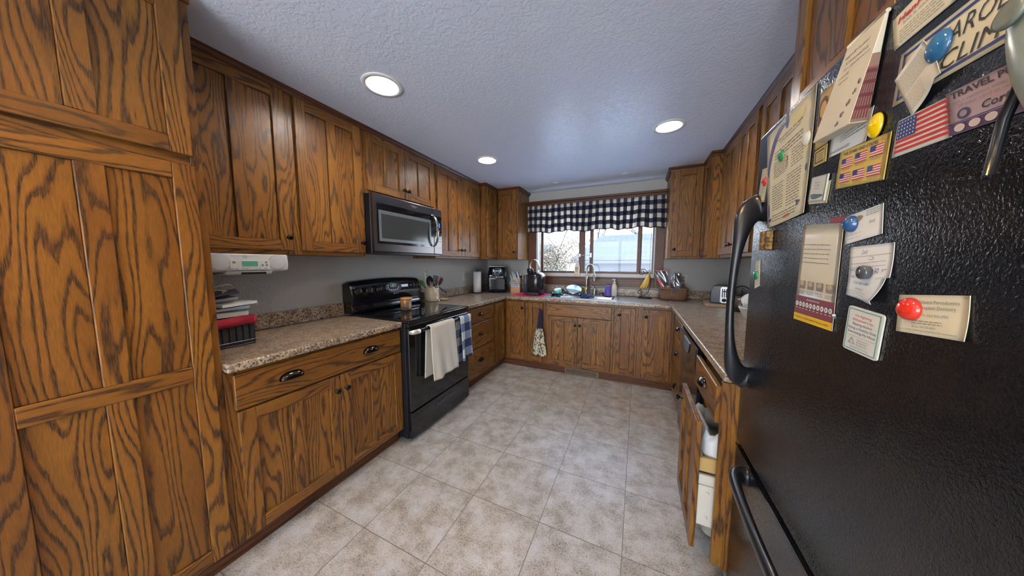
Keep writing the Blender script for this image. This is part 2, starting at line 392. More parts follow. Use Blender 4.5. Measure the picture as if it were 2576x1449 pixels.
# ceiling with round cut-outs for the recessed lamps
LAMPS = [(-1.342, 1.187, .085, 1), (-1.369, 2.413, .085, 1), (0.163, 2.381, .085, 1), (-0.25, 0.42, .085, 1), (-.95, -.35, .085, 1), (-0.3, -0.9, .085, 1), (-0.967, 3.425, .038, 0), (-0.171, 3.40, .038, 0)]
def ceiling():
    bm = bmesh.new(); xs = [RX0-.1, RX1+.1]; ys = [RY0-.1, RY1+.1]
    big = [l for l in LAMPS if l[3]]
    # grid of cells around each hole, each hole cell is a ring between a square and a circle
    cx = sorted(set([xs[0], xs[1]]+[round(l[0]+s*.13, 4) for l in big for s in (-1, 1)])); cy = sorted(set([ys[0], ys[1]]+[round(l[1]+s*.13, 4) for l in big for s in (-1, 1)]))
    mb = MB()
    for i in range(len(cx)-1):
        for j in range(len(cy)-1):
            mx, my = (cx[i]+cx[i+1])/2, (cy[j]+cy[j+1])/2
            hit = [l for l in big if abs(l[0]-mx) < .135 and abs(l[1]-my) < .135]
            if not hit:
                b = len(mb.v); mb.v += [(cx[i], cy[j], CZ), (cx[i], cy[j+1], CZ), (cx[i+1], cy[j+1], CZ), (cx[i+1], cy[j], CZ)]; mb.face([b, b+1, b+2, b+3])
    for l in big:
        # square ring split by all grid lines is avoided: fill to the hole rectangle found above
        x0 = max([c for c in cx if c <= l[0]-.0001 and True and c <= l[0]-.129] or [xs[0]]); x1 = min([c for c in cx if c >= l[0]+.129]); y0 = max([c for c in cy if c <= l[1]-.129]); y1 = min([c for c in cy if c >= l[1]+.129])
        N = 32; b = len(mb.v)
        for k in range(N):
            t = 2*PI*k/N; mb.v.append((l[0]+l[2]*math.cos(t), l[1]+l[2]*math.sin(t), CZ))
        for k in range(N):
            t = 2*PI*k/N; c, s_ = math.cos(t), math.sin(t); q = .13/max(abs(c), abs(s_)); mb.v.append((l[0]+q*c, l[1]+q*s_, CZ))
        for k in range(N): mb.face([b+k, b+N+k, b+N+(k+1) % N, b+(k+1) % N][::-1])
    return mb
cb = ceiling(); bb = len(cb.v)
cb.box(RX0-.1, RX1+.1, RY0-.1, RY1+.1, CZ+.12, CZ+.16)
struct('ceiling', cb, CEIL)
struct('wall_left', MB().box(RX0-.1, RX0, RY0-.1, RY1+.1, 0, CZ+.14), WALL)
struct('wall_right', MB().box(RX1, RX1+.1, RY0-.1, RY1+.1, 0, CZ+.14), WALL)
WX0, WX1, WZ0, WZ1 = -1.351, 0.178, 1.145, 2.10
struct('wall_window', MB().box(RX0, WX0, RY1, RY1+.14, 0, CZ+.14).box(WX1, RX1, RY1, RY1+.14, 0, CZ+.14).box(WX0, WX1, RY1, RY1+.14, 0, WZ0).box(WX0, WX1, RY1, RY1+.14, WZ1, CZ+.14), WALL)
struct('wall_rear', MB().box(RX0, -2.0, RY0-.1, RY0, 0, CZ+.14).box(.8, RX1, RY0-.1, RY0, 0, CZ+.14).box(-2.0, .8, RY0-.1, RY0, 2.15, CZ+.14).box(-2.0, .8, RY0-.1, RY0, 0, .1), WALL)
wr2 = struct('added_fill_window', MB().box(-2.0, .8, RY0-.08, RY0-.02, .1, .16).box(-2.0, .8, RY0-.08, RY0-.02, 2.09, 2.15).box(-2.0, -1.94, RY0-.08, RY0-.02, .16, 2.09).box(.74, .8, RY0-.08, RY0-.02, .16, 2.09).box(-.64, -.56, RY0-.08, RY0-.02, .16, 2.09), OAKD)  # unseen window added behind the camera to let in fill daylight
MB().box(-1.94, -.64, RY0-.055, RY0-.05, .16, 2.09).box(-.56, .74, RY0-.055, RY0-.05, .16, 2.09).build('pane', GLASS, wr2)

# kitchen window: casing, triple slider, sill
win = bpy.data.objects.new('window_1', None); COL.objects.link(win); win.location = (-.59, RY1, WZ0); win['kind'] = 'structure'; WL['window_1'] = Vector(win.location)
m = MB()
m.box(-1.4657, WX0, RY1-.022, RY1, 1.03, 2.16, 'z').box(WX1, .2749, RY1-.022, RY1, 1.03, 2.16, 'z')
m.box(WX0, WX1, RY1-.022, RY1, 2.085, 2.16, 'x').box(WX0, WX1, RY1-.022, RY1, 1.03, 1.135, 'x')
m.box(-1.465, .274, RY1-.030, RY1, 2.150, 2.168, 'x').box(-1.465, .274, RY1-.042, RY1, 2.172, 2.200, 'x').box(-1.465, .274, RY1-.036, RY1, 2.168, 2.172, 'x')
m.build('casing', OAKD, win, bev=.003)
MB().box(-1.36, .185, RY1-.045, RY1+.02, 1.135, 1.150, 'x').build('stool', OAKD, win, bev=.004)
t = MB()   # pale vinyl track
t.box(WX0, WX1, RY1+.001, RY1+.10, 1.146, 1.158).box(WX0, WX1, RY1+.012, RY1+.020, 1.158, 1.196).box(WX0, WX1, RY1+.040, RY1+.046, 1.158, 1.186)
for x in (WX0, WX1-.012): t.box(x, x+.012, RY1+.001, RY1+.10, 1.158, 2.085)
for x in (WX0+.020, WX0+.042, WX0+.062, WX1-.032, WX1-.052): t.box(x, x+.006, RY1+.004, RY1+.03, 1.158, 2.085)
t.build('track', VINYLW, win)
m = MB(); yf0, yf1 = RY1+.022, RY1+.05
def sash(x0, x1, y0, y1, l, r, b=.034):
    m.box(x0, x0+l, y0, y1, 1.19, 2.08, 'z').box(x1-r, x1, y0, y1, 1.19, 2.08, 'z').box(x0+l, x1-r, y0, y1, 1.19, 1.19+b, 'x').box(x0+l, x1-r, y0, y1, 2.05, 2.08, 'x')
sash(-1.283, -.664, yf0, yf1, .030, .080); sash(-.606, .020, yf0+.03, yf1+.03, .046, .040); sash(.020, .165, yf0+.03, yf1+.03, .012, .014)
m.box(-.664, -.606, yf0+.03, yf1+.03, 1.19, 1.224, 'x')
m.build('sash', OAKD, win, bev=.002)
MB().box(-1.254, -.742, yf0+.012, yf0+.016, 1.222, 2.052).box(-.664, -.606, yf0+.042, yf0+.046, 1.222, 2.052).box(-.562, -.02, yf0+.042, yf0+.046, 1.222, 2.052).box(.032, .152, yf0+.042, yf0+.046, 1.222, 2.052).build('pane', GLASS, win)
m = MB(); m.box(-.735, -.715, yf0-.02, yf0, 1.42, 1.46).cyl((-.725, yf0-.012, 1.44), (-.60, yf0+.02, 1.44), .004); m.box(-.598, -.575, yf0+.01, yf0+.03, 1.41, 1.47)
m.build('latch', NICKEL, win, bev=.002)

# ------------------------------------------------------------------ oak cabinets
def fb(mb, F, a0, a1, d0, d1, z0, z1, grain='z', mi=0):
    g = {'z': 'z', 'h': 'x' if F == 'B' else 'y', 'd': 'y' if F == 'B' else 'x'}[grain]
    if F == 'B': return mb.box(a0, a1, d0, d1, z0, z1, g, mi)
    return mb.box(d0, d1, a0, a1, z0, z1, g, mi)
OUT = {'L': Vector((1, 0, 0)), 'B': Vector((0, -1, 0)), 'R': Vector((-1, 0, 0))}
HOR = {'L': Vector((0, 1, 0)), 'B': Vector((1, 0, 0)), 'R': Vector((0, 1, 0))}
def vec(F, a, d, z): return Vector((a, d, z)) if F == 'B' else Vector((d, a, z))
def sg(F): return 1 if F == 'L' else -1
KN = [(.0085, 0), (.0085, .003), (.0048, .005), (.0048, .014), (.008, .017), (.0145, .020), (.0155, .0235), (.013, .0275), (.007, .0298), (0.00001, .030)]
def knob(parent, F, face, a, z):
    return MB().lathe(KN, vec(F, a, face, z), OUT[F], 18).build('knob', BRONZE, parent)
def cup_pull(parent, F, face, a, z, w=.046, h=.030, d=.026, name='handle'):
    o = vec(F, a, face, z); H, O = HOR[F], OUT[F]
    def fn(u, v):
        t = PI*u; p = PI/2*v; s_ = max(0.0, math.sin(t))**.65
        return o+H*(w*math.cos(t))+O*(d*s_*math.cos(p)+.001)+Vector((0, 0, h*s_*math.sin(p)-.008))
    mb = MB().grid(fn, 20, 8)
    fl = []
    for k in range(17):
        t = PI*k/16; fl.append(o+H*((w+.003)*math.cos(t))+Vector((0, 0, (h+.004)*math.sin(t)**.65-.010)))
    mb.prism(fl, O*.0016)
    return mb.build(name, BRONZE, parent, solid=.0016)
def door(parent, F, face, a0, a1, z0, z1, panels=2, kn=None, mids=(), st=.058, ml=.055, rl=.057, name='door'):
    s_ = sg(F); bk = face-s_*.020; pf = face-s_*.0105; mb = MB()
    fb(mb, F, a0, a0+st, bk, face, z0, z1); fb(mb, F, a1-st, a1, bk, face, z0, z1)
    zs = [(z0, z0+rl)]+list(mids)+[(z1-rl, z1)]
    for q0, q1 in zs: fb(mb, F, a0+st, a1-st, bk, face, q0, q1, 'h')
    pw = (a1-a0-2*st-(panels-1)*ml)/panels
    for i in range(len(zs)-1):
        zz0, zz1 = zs[i][1], zs[i+1][0]
        for k in range(panels):
            p0 = a0+st+k*(pw+ml); fb(mb, F, p0, p0+pw, bk+s_*.002, pf, zz0, zz1)
            if k: fb(mb, F, p0-ml, p0, bk, face, zz0, zz1)
    o = mb.build(name, OAK, parent, bev=.0018)
    if kn: knob(o, F, face, *kn)
    return o
def drawer(parent, F, face, a0, a1, z0, z1, pull=None, name='drawer', cup=True):
    o = fb(MB(), F, a0, a1, face-sg(F)*.020, face, z0, z1, 'h').build(name, OAK, parent, bev=.003)
    if pull: cup_pull(o, F, face, *pull)
    return o
def carcass(parent, F, a0, a1, d_back, d_front, z0, z1, stiles=(), rails=(), name='carcass', ends=(True, True)):
    """closed box shell behind a face frame; d_front = frame face"""
    s_ = sg(F); fr = d_front-s_*.019; mb = MB()
    fb(mb, F, a0, a0+.016, d_back, fr, z0, z1); fb(mb, F, a1-.016, a1, d_back, fr, z0, z1)
    fb(mb, F, a0+.016, a1-.016, d_back, fr, z0, z0+.016, 'd'); fb(mb, F, a0+.016, a1-.016, d_back, fr, z1-.016, z1, 'd')
    fb(mb, F, a0+.016, a1-.016, d_back, d_back+s_*.008, z0+.016, z1-.016)
    for x0, x1 in stiles: fb(mb, F, x0, x1, fr, d_front, z0, z1)
    for y0, y1, x0, x1 in rails: fb(mb, F, x0, x1, fr, d_front-s_*.0007, y0, y1, 'h')
    return mb.build(name, OAK, parent, bev=.0012)
XLF, XLD = -1.5574, -1.5374      # left base frame and door faces
ZU, ZT = 1.381, 2.300
# pantry
t = thing('pantry_cabinet', 'tall oak pantry cabinet at the near left, short door over a long one', 'cabinet', (-1.85, .24, 0))
carcass(t, 'L', -.02, .509, BL, -1.5624, .09, CZ, stiles=[(-.02, .035), (.478, .509)], rails=[(1.68, 1.745, .035, .478), (.09, .11, .035, .478), (2.255, CZ, .035, .478)])
door(t, 'L', -1.5424, .030, .482, .100, 1.697, 2, mids=[(.874, .934)])
door(t, 'L', -1.5424, .030, .482, 1.734, 2.275, 2)
# left wall cabinets
XUF, XUD = -1.8543, -1.836
def wall_cab(name, label, a0, a1, doors, z0=ZU, F='L', back=BL, frame=XUF, face=XUD, group=None, dz0=1.407, dz1=2.287, stiles=None):
    t = thing(name, label, 'cabinet', tuple(vec(F, (a0+a1)/2, (back+frame)/2, z0)), group)
    st = stiles or ([(a0, doors[0][0]+.012), (doors[-1][1]-.012, a1)]+([] if len(doors) < 2 else [(doors[0][1]-.01, doors[1][0]+.01)]))
    i0, i1 = st[0][1], max(q[0] for q in st)
    carcass(t, F, a0, a1, back, frame, z0, ZT, st, [(z0, dz0+.012, i0, i1), (dz1-.012, ZT, i0, i1)])
    for d in doors:
        door(t, F, face, d[0], d[1], dz0, dz1, d[3] if len(d) > 3 else 2, d[2])
    return t
wall_cab('wall_cabinet', 'tall two-panel oak wall cabinet right beside the pantry, white radio under it', .509, .966, [(.520, .943, (.922, 1.480))])
wall_cab('wall_cabinet', 'tall two-panel oak wall cabinet just left of the microwave', .966, 1.434, [(.995, 1.411, (1.388, 1.478))])
wall_cab('wall_cabinet', 'short double-door oak cabinet mounted above the microwave', 1.434, 2.213, [(1.459, 1.821, (1.800, 1.945), 2), (1.824, 2.192, (1.847, 1.945), 2)], z0=1.848, dz0=1.873)
wall_cab('wall_cabinet', 'double-door oak wall cabinet between the microwave and the left corner cabinet', 2.213, 3.0749, [(2.240, 2.640, (2.612, 1.478)), (2.644, 3.050, (2.672, 1.478))])
# left corner wall cabinet (L-shaped)
t = thing('corner_wall_cabinet', 'L-shaped oak corner wall cabinet left of the window, above the air fryer', 'cabinet', (-1.85, 3.5, ZU))
m = MB().box(BL, -1.7752, 3.0749, BW, ZU, ZT, 'z').box(-1.7752, -1.4657, 3.3945, BW, ZU, ZT, 'z')
m.build('carcass', OAK, t, bev=.0012)
door(t, 'L', -1.755, 3.092, 3.360, 1.407, 2.287, 1); door(t, 'B', 3.375, -1.752, -1.480, 1.407, 2.287, 1, (-1.508, 1.480))
# right corner wall cabinet
t = thing('corner_wall_cabinet', 'L-shaped oak corner wall cabinet right of the window, above the toaster', 'cabinet', (.65, 3.5, ZU))
m = MB().box(.5784, BR, 3.0655, BW, ZU, ZT, 'z').box(.2749, .5784, 3.3945, BW, ZU, ZT, 'z')
m.build('carcass', OAK, t, bev=.0012)
door(t, 'B', 3.375, .305, .560, 1.407, 2.287, 1, (.333, 1.480)); door(t, 'R', .560, 3.085, 3.360, 1.407, 2.287, 1)
wall_cab('wall_cabinet', 'double-door oak wall cabinet on the right wall, next to the right corner cabinet', 2.225, 3.0655, [(2.255, 2.630, (2.604, 1.478)), (2.634, 3.025, (2.660, 1.478))], F='R', back=BR, frame=.6562, face=.638)
wall_cab('wall_cabinet', 'oak wall cabinet on the right wall, just beyond the refrigerator', 1.290, 2.222, [(1.330, 1.755, None), (1.759, 2.190, None)], F='R', back=BR, frame=.6562, face=.638)
# over-fridge cabinet and tall side panel
t = thing('wall_cabinet', 'deep oak cabinet built in above the black refrigerator', 'cabinet', (.70, .80, 1.80))
carcass(t, 'R', .30, 1.25, BR, .452, 1.792, ZT, [(1.222, 1.25), (.30, .33)], [(1.792, 1.82, .33, 1.222), (2.26, ZT, .33, 1.222)])
door(t, 'R', .433, .780, 1.248, 1.800, 2.285, 2); door(t, 'R', .433, .305, .776, 1.800, 2.285, 2)
o = MB().box(.462, BR, 1.2495, 1.287, 1.766, ZT, 'z').build('side_panel', OAK, t)
# crown along the cabinet tops
def crown(n, pts):
    mb = MB(); prof = [(0, ZT-.012), (.010, ZT-.012), (.012, ZT-.002), (.024, CZ-.012), (.024, CZ-.0005), (0, CZ-.0005)]
    P = [Vector((x, y, 0)) for x, y in pts]; N = len(P); rings = []
    for i in range(N):
        d0 = (P[i]-P[i-1]).normalized() if i else (P[1]-P[0]).normalized(); d1 = (P[i+1]-P[i]).normalized() if i < N-1 else d0
        n0 = Vector((d0.y, -d0.x, 0)); n1 = Vector((d1.y, -d1.x, 0)); nn = (n0+n1); nn = nn/ max(.3, nn.dot(n0)) if nn.length > 1e-4 else n0
        rings.append([P[i]+nn*a+Vector((0, 0, z)) for a, z in prof])
    for i in range(N-1):
        b = len(mb.v); mb.v += [tuple(q) for q in rings[i]+rings[i+1]]; k = len(prof)
        L = (P[i+1]-P[i]).length
        for j in range(k):
            j2 = (j+1) % k; mb.face([b+j, b+j2, b+k+j2, b+k+j], [(j*.02+i, 0), (j2*.02+i, 0), (j2*.02+i, L), (j*.02+i, L)])
        mb.face([b+j for j in range(k)][::-1]); mb.face([b+k+j for j in range(k)])
    struct(n, mb, OAKD)
crown('trim_1', [(XUF+.001, .511), (XUF+.001, 3.0749-.001), (-1.7742, 3.0749-.001), (-1.7742, 3.3935), (-1.4647, 3.3935), (-1.4647, RY1-.001)])
crown('trim_2', [(.2739, RY1-.001), (.2739, 3.3935), (.5774, 3.3935), (.5774, 3.0645), (.6552, 3.0645), (.6552, 1.292)])
crown('trim_3', [(-1.561, .005), (-1.561, .512)])
# base cabinets, left run
def base(name, label, F, a0, a1, back, frame, stiles, rails, z1=.876):
    t = thing(name, label, 'cabinet', tuple(vec(F, (a0+a1)/2, (back+frame)/2, 0)))
    carcass(t, F, a0, a1, back, frame, .09, z1, stiles, rails)
    return t
t = base('base_cabinet', 'oak base cabinet between pantry and range, one wide drawer over two doors', 'L', .509, 1.4335, BL, XLF, [(.509, .548), (1.418, 1.4335)], [(.84, .876, .548, 1.418), (.68, .71, .548, 1.418), (.09, .115, .548, 1.418)])
d = drawer(t, 'L', XLD, .533, 1.431, .700, .856); cup_pull(d, 'L', XLD, .745, .778, .050, .032, .027); cup_pull(d, 'L', XLD, 1.188, .778, .050, .032, .027)
door(t, 'L', XLD, .538, .983, .107, .690, 2, (.957, .608), st=.060); door(t, 'L', XLD, .986, 1.432, .107, .690, 2, (1.013, .608), st=.060)
t = base('base_cabinet', 'oak three-drawer base cabinet just right of the range', 'L', 2.2000, 2.873, BL, XLF, [(2.2, 2.24), (2.835, 2.873)], [(.84, .876, 2.24, 2.835), (.68, .71, 2.24, 2.835), (.40, .43, 2.24, 2.835), (.09, .12, 2.24, 2.835)])
for z0, z1 in ((.700, .852), (.425, .688), (.112, .410)):
    d = drawer(t, 'L', XLD, 2.222, 2.852, z0, z1); cup_pull(d, 'L', XLD, 2.540, (z0+z1)/2+(.006 if z0 > .2 else .012), .042, .027, .024)
# left corner base
t = thing('corner_base_cabinet', 'oak corner base cabinet at the inner left corner, under the air fryer', 'cabinet', (-1.6, 3.2, 0))
m = MB().box(BL, XLF, 2.874, BW, .09, .876, 'z').box(XLF, -1.246, 3.1924, BW, .09, .876, 'z'); m.build('carcass', OAK, t, bev=.001)
door(t, 'L', XLD, 2.895, 3.150, .116, .850, 1, st=.052, rl=.055); door(t, 'B', 3.1724, -1.5174, -1.274, .112, .850, 1, (-1.305, .772), st=.048, rl=.06)
YB = 3.1724; YBF = 3.1924
t = base('base_cabinet', 'very narrow oak base cabinet with an oven mitt hanging on it', 'B', -1.244, -1.009, BW, YBF, [(-1.244, -1.205), (-1.048, -1.009)], [(.84, .876, -1.205, -1.048), (.09, .12, -1.205, -1.048)])
door(t, 'B', YB, -1.217, -1.036, .112, .848, 1, (-1.062, .772), st=.044, rl=.06)
t = base('base_cabinet', 'oak sink base cabinet with a false drawer front over two doors', 'B', -1.007, -.222, BW, YBF, [(-1.007, -.96), (-.27, -.222)], [(.66, .70, -.96, -.27), (.09, .12, -.96, -.27)], z1=.70)
drawer(t, 'B', YB, -.982, -.247, .708, .852, name='false_front')
fb(MB(), 'B', -1.005, -.224, 3.1924, 3.2114, .701, .876, 'h').build('apron_rail', OAK, t)
door(t, 'B', YB, -.982, -.616, .112, .700, 2, (-.640, .613)); door(t, 'B', YB, -.613, -.247, .112, .700, 2, (-.588, .613))
t = base('base_cabinet', 'narrow single-door oak base cabinet just right of the sink doors', 'B', -.220, .018, BW, YBF, [(-.220, -.18), (-.02, .018)], [(.84, .876, -.18, -.02), (.09, .12, -.18, -.02)])
door(t, 'B', YB, -.196, -.008, .112, .850, 1, (-.166, .777), st=.046, rl=.06)
t = thing('corner_base_cabinet', 'single-door oak base cabinet at the inner right corner of the counters', 'cabinet', (.5, 3.4, 0))
MB().box(.019, BR, 3.1924, BW, .09, .876, 'z').box(.352, BR, 2.96, 3.1924, .09, .876, 'z').build('carcass', OAK, t, bev=.001)
door(t, 'B', YB, .066, .326, .112, .850, 1, (.096, .775), st=.052, rl=.06)
# right run
XRF, XRD = .352, .332
t = base('base_cabinet', 'oak three-drawer base cabinet on the right, beyond the dishwasher', 'R', 2.366, 2.958, BR, XRF, [(2.366, 2.39), (2.90, 2.958)], [(.84, .876, 2.39, 2.90), (.68, .71, 2.39, 2.90), (.40, .43, 2.39, 2.90), (.09, .12, 2.39, 2.90)])
for z0, z1 in ((.702, .846), (.432, .690), (.135, .420)):
    d = drawer(t, 'R', XRD, 2.378, 2.930, z0, z1); cup_pull(d, 'R', XRD, 2.66, (z0+z1)/2+.004, .042, .027, .024)
t = thing('trash_cabinet', 'oak base cabinet beside the refrigerator with its pull-out door standing open', 'cabinet', (.65, 1.5, 0))
m = MB(); m.box(.371, BR, 1.728, 1.744, .09, .876, 'z').box(.371, BR, 1.272, 1.288, .09, .876, 'z').box(.371, BR, 1.288, 1.728, .09, .106, 'x').box(.955, RX1, 1.288, 1.728, .106, .876, 'z')
m.box(.352, .371, 1.272, 1.312, .09, .876, 'z').box(.352, .371, 1.704, 1.744, .09, .876, 'z').box(.352, .371, 1.312, 1.704, .845, .876, 'y').box(.352, .371, 1.312, 1.704, .675, .705, 'y').box(.352, .371, 1.312, 1.704, .09, .112, 'y')
m.build('carcass', OAK, t, bev=.001)
MB().box(.316, .352, 1.272, 1.290, .105, .876, 'z').build('end_panel', OAK, t, bev=.001)
d = drawer(t, 'R', .304, 1.305, 1.722, .692, .845); cup_pull(d, 'R', .304, 1.515, .775, .046, .03, .027)
MB().box(.324, .42, 1.34, 1.69, .71, .80).build('drawer_box', mat('drawer_box_wood', (.42, .29, .14), .5), t)
d = door(t, 'R', .246, 1.312, 1.715, .110, .682, 2, (1.685, .610), st=.06, name='door')
m = MB().box(.266, .90, 1.335, 1.352, .452, .512, 'x').box(.266, .90, 1.680, 1.697, .452, .512, 'x').box(.266, .285, 1.352, 1.680, .452, .512, 'y')
m.build('pull_out_frame', mat('pale_maple', (.55, .36, .13), .45), t, bev=.002)
m = MB().box(.268, .88, 1.320, 1.334, .412, .446).box(.268, .34, 1.328, 1.336, .235, .412).box(.268, .335, 1.318, 1.330, .22, .40)
for z in (.37, .26): m.cyl((.30, 1.317, z), (.30, 1.312, z), .006)
m.build('slide_bracket', CREAMP, t, bev=.002)
tc = thing('trash_can', 'cream plastic trash can with a white liner, inside the open pull-out cabinet', 'trash can', (.47, 1.515, .107))
m = MB(); prof = [(.10, .107), (.125, .40), (.135, .50)]
b0 = [(.31, .60, 1.39, 1.64, .118), (.293, .62, 1.366, 1.664, .53)]
def bin_fn(q, off=0):
    x0, x1, y0, y1, z = q; pts = []
    for cx, cy, a in ((x1, y1, 0), (x0, y1, 90), (x0, y0, 180), (x1, y0, 270)):
        for k in range(5):
            t_ = math.radians(a+k*22.5); R = .04
            pts.append((cx-(R if cx == x1 else -R)+(R+off)*math.cos(t_), cy-(R if cy == y1 else -R)+(R+off)*math.sin(t_), z))
    return pts
def loft(mb, rings, mi=0, smooth=True, capb=True, capt=False):
    b = len(mb.v); n = len(rings[0])
    for r in rings: mb.v += [tuple(q) for q in r]
    for i in range(len(rings)-1):
        for k in range(n): mb.face([b+i*n+k, b+i*n+(k+1) % n, b+(i+1)*n+(k+1) % n, b+(i+1)*n+k], [(k*.1, i*.1)]*4, mi, smooth)
    if capb: mb.face([b+k for k in range(n)][::-1], None, mi)
    if capt: mb.face([b+(len(rings)-1)*n+k for k in range(n)], None, mi)
    return mb
loft(m, [bin_fn(b0[0]), bin_fn(b0[1])]); m.build('bin', CREAMP, tc, solid=.003)
m = MB(); R0 = bin_fn((.290, .624, 1.362, 1.668, .47)); N = len(R0); rings = []
for lv, (z, o_) in enumerate(((.468, .002), (.50, .008), (.535, .009), (.575, .004), (.60, -.012), (.60, -.035), (.56, -.05), (.50, -.055))):
    rings.append([(q[0]+(.45-q[0])*(-o_*3.2)+.004*math.sin(k*2.3+lv), q[1]+(1.515-q[1])*(-o_*3.2)+.004*math.cos(k*1.9+lv*2), z+(.014*math.sin(k*1.7+lv*.6) if lv > 2 else .002*math.sin(k*2.1))) for k, q in enumerate(R0)])
loft(m, rings, capb=False); m.build('liner', mat('trash_liner', (.74, .74, .72), .4), tc, solid=.0012)
m = MB().ball((.40, 1.45, .575), .05, 1, 1.2, .7, mi=0); m.build('wrapper', mat('dark_wrapper', (.05, .02, .03), .3), tc)
# toe kicks
struct('baseboard_left', MB().box(-1.64, -1.5974, -.02, 1.434, 0, .089, 'y').box(-1.64, -1.5974, 2.20, 3.2574, 0, .089, 'y'), OAKD)
struct('baseboard_window', MB().box(-1.5974, .40, 3.2174, 3.2574, 0, .089, 'x'), OAKD)
struct('baseboard_right', MB().box(.400, .44, 1.29, 1.744, 0, .089, 'y').box(.400, .44, 2.366, 3.2174, 0, .089, 'y'), OAKD)
t = thing('floor_register', 'beige slotted heat register set in the toe kick under the sink', 'vent', (-.565, 3.21, .004))
MB().box(-.762, -.368, 3.2094, 3.2164, .004, .080).build('frame', mat('register_beige', (.20, .14, .08), .45, .3), t, bev=.002)
m = MB()
for i in range(26): m.box(-.742+i*.0138, -.735+i*.0138, 3.2064, 3.2093, .016, .068)
m.build('louver', mat('register_dark', (.04, .028, .018), .5), t)
# worktops
def edge(mb, x0, x1, y0, y1, z0=.876, z1=.914): mb.box(x0, x1, y0, y1, z0, z1)
m = MB(); m.box(BL, -1.5174, .5095, 1.4325, .8765, .914); m.box(BL, BL+.020, .5095, 1.4325, .914, 1.014)
tag(m.build('worktop', GRAN, bev=.007, seg=3), 'speckled brown laminate worktop between the pantry and the range', 'countertop')
m = MB()
m.box(BL, -1.5174, 2.2005, BW, .8765, .914).box(-1.5174, .3179, 3.1524, 3.235, .8765, .914).box(-1.5174, -1.00, 3.235, 3.672, .8765, .914).box(-.215, .3179, 3.235, 3.672, .8765, .914).box(-1.5174, .3179, 3.672, BW, .8765, .914)
m.box(.3179, BR, 1.2749, BW, .8765, .914)
m.box(BL, BL+.020, 2.2005, BW, .914, 1.014).box(RX0+.02, RX1-.02, BW-.020, BW, .914, 1.014).box(BR-.020, BR, 1.2749, BW, .914, 1.014)
tag(m.build('worktop', GRAN, bev=.007, seg=3), 'U-shaped speckled brown laminate worktop running under the window around the sink', 'countertop')

# ------------------------------------------------------------------ lamps in the ceiling
LENS = mat('lamp_lens', (1.0, 0.97, 0.94), .5, emis=LAMP); LENSW = mat('lamp_lens_warm', (1.0, 0.80, 0.46), .5, emis=LAMP*0.85)
for i, (x, y, r, big) in enumerate(LAMPS):
    if big:
        lab = {0: 'lit recessed ceiling light nearest the camera, above the range side', 1: 'lit recessed ceiling light farther back on the left, above the drawers', 2: 'lit recessed ceiling light on the right, near the window', 3: 'lit recessed ceiling light almost overhead, in front of the refrigerator', 4: 'lit recessed ceiling light behind the camera on the pantry side', 5: 'added unseen fill lamp in the ceiling, farthest behind the camera'}[i]  # the farthest rear lamp is unseen, added as fill light
        t = thing('recessed_light', lab, 'ceiling light', (x, y, CZ), 'recessed ceiling lights' if i > 2 else None)
        MB().lathe([(r+.024, CZ-.0005), (r+.022, CZ-.005), (r-.002, CZ-.006), (r-.004, CZ+.003), (r-.020, CZ+.032)], (x, y, 0), seg=40, caps=False).build('trim_ring', WHITEP, t)
        MB().lathe([(.00001, CZ+.030), (r-.021, CZ+.030)], (x, y, 0), seg=32).build('lens', LENSW if i >= 3 else LENS, t)
    else:
        o = MB().lathe([(.00001, CZ-.007), (r-.012, CZ-.007), (r-.010, CZ-.004), (r, CZ-.0035), (r+.004, CZ-.0002)], (x, y, 0), seg=28).build('ceiling_speaker', WHITEP)
        tag(o, 'small round unlit ceiling disc, the %s of two before the window' % ('left one' if i == 6 else 'right one'), 'ceiling disc')

# ------------------------------------------------------------------ range
t = thing('range', 'black electric range with a smooth glass cooktop and raised back console', 'stove', (-1.8, 1.817, 0))
Y0, Y1 = 1.4375, 2.1965
MB().box(BL+.004, -1.50, Y0, Y1, .03, .903).build('body', BLACKM, t, bev=.003)
for x in (-2.1, -1.55):
    for y in (Y0+.05, Y1-.05): MB().cyl((x, y, 0), (x, y, .03), .018).build('leveling_foot', BLACKP, t)
MB().box(-2.06, -1.455, Y0-.003, Y1+.003, .904, .926).build('cooktop_frame', BLACK, t, bev=.007, seg=3)
MB().box(-2.03, -1.50, Y0+.03, Y1-.03, .9262, .9275).build('glass_cooktop', mat('ceramic_glass', (.004, .004, .005), .03, spec=.6), t)
for x, y, r in ((-1.66, 1.63, .105), (-1.66, 2.02, .085), (-1.91, 1.63, .08), (-1.91, 2.02, .105)):
    MB().lathe([(r, .9277), (r+.002, .9277)], (x, y, 0), seg=40, caps=False).build('burner_ring', mat('burner_grey', (.03, .03, .033), .2), t)
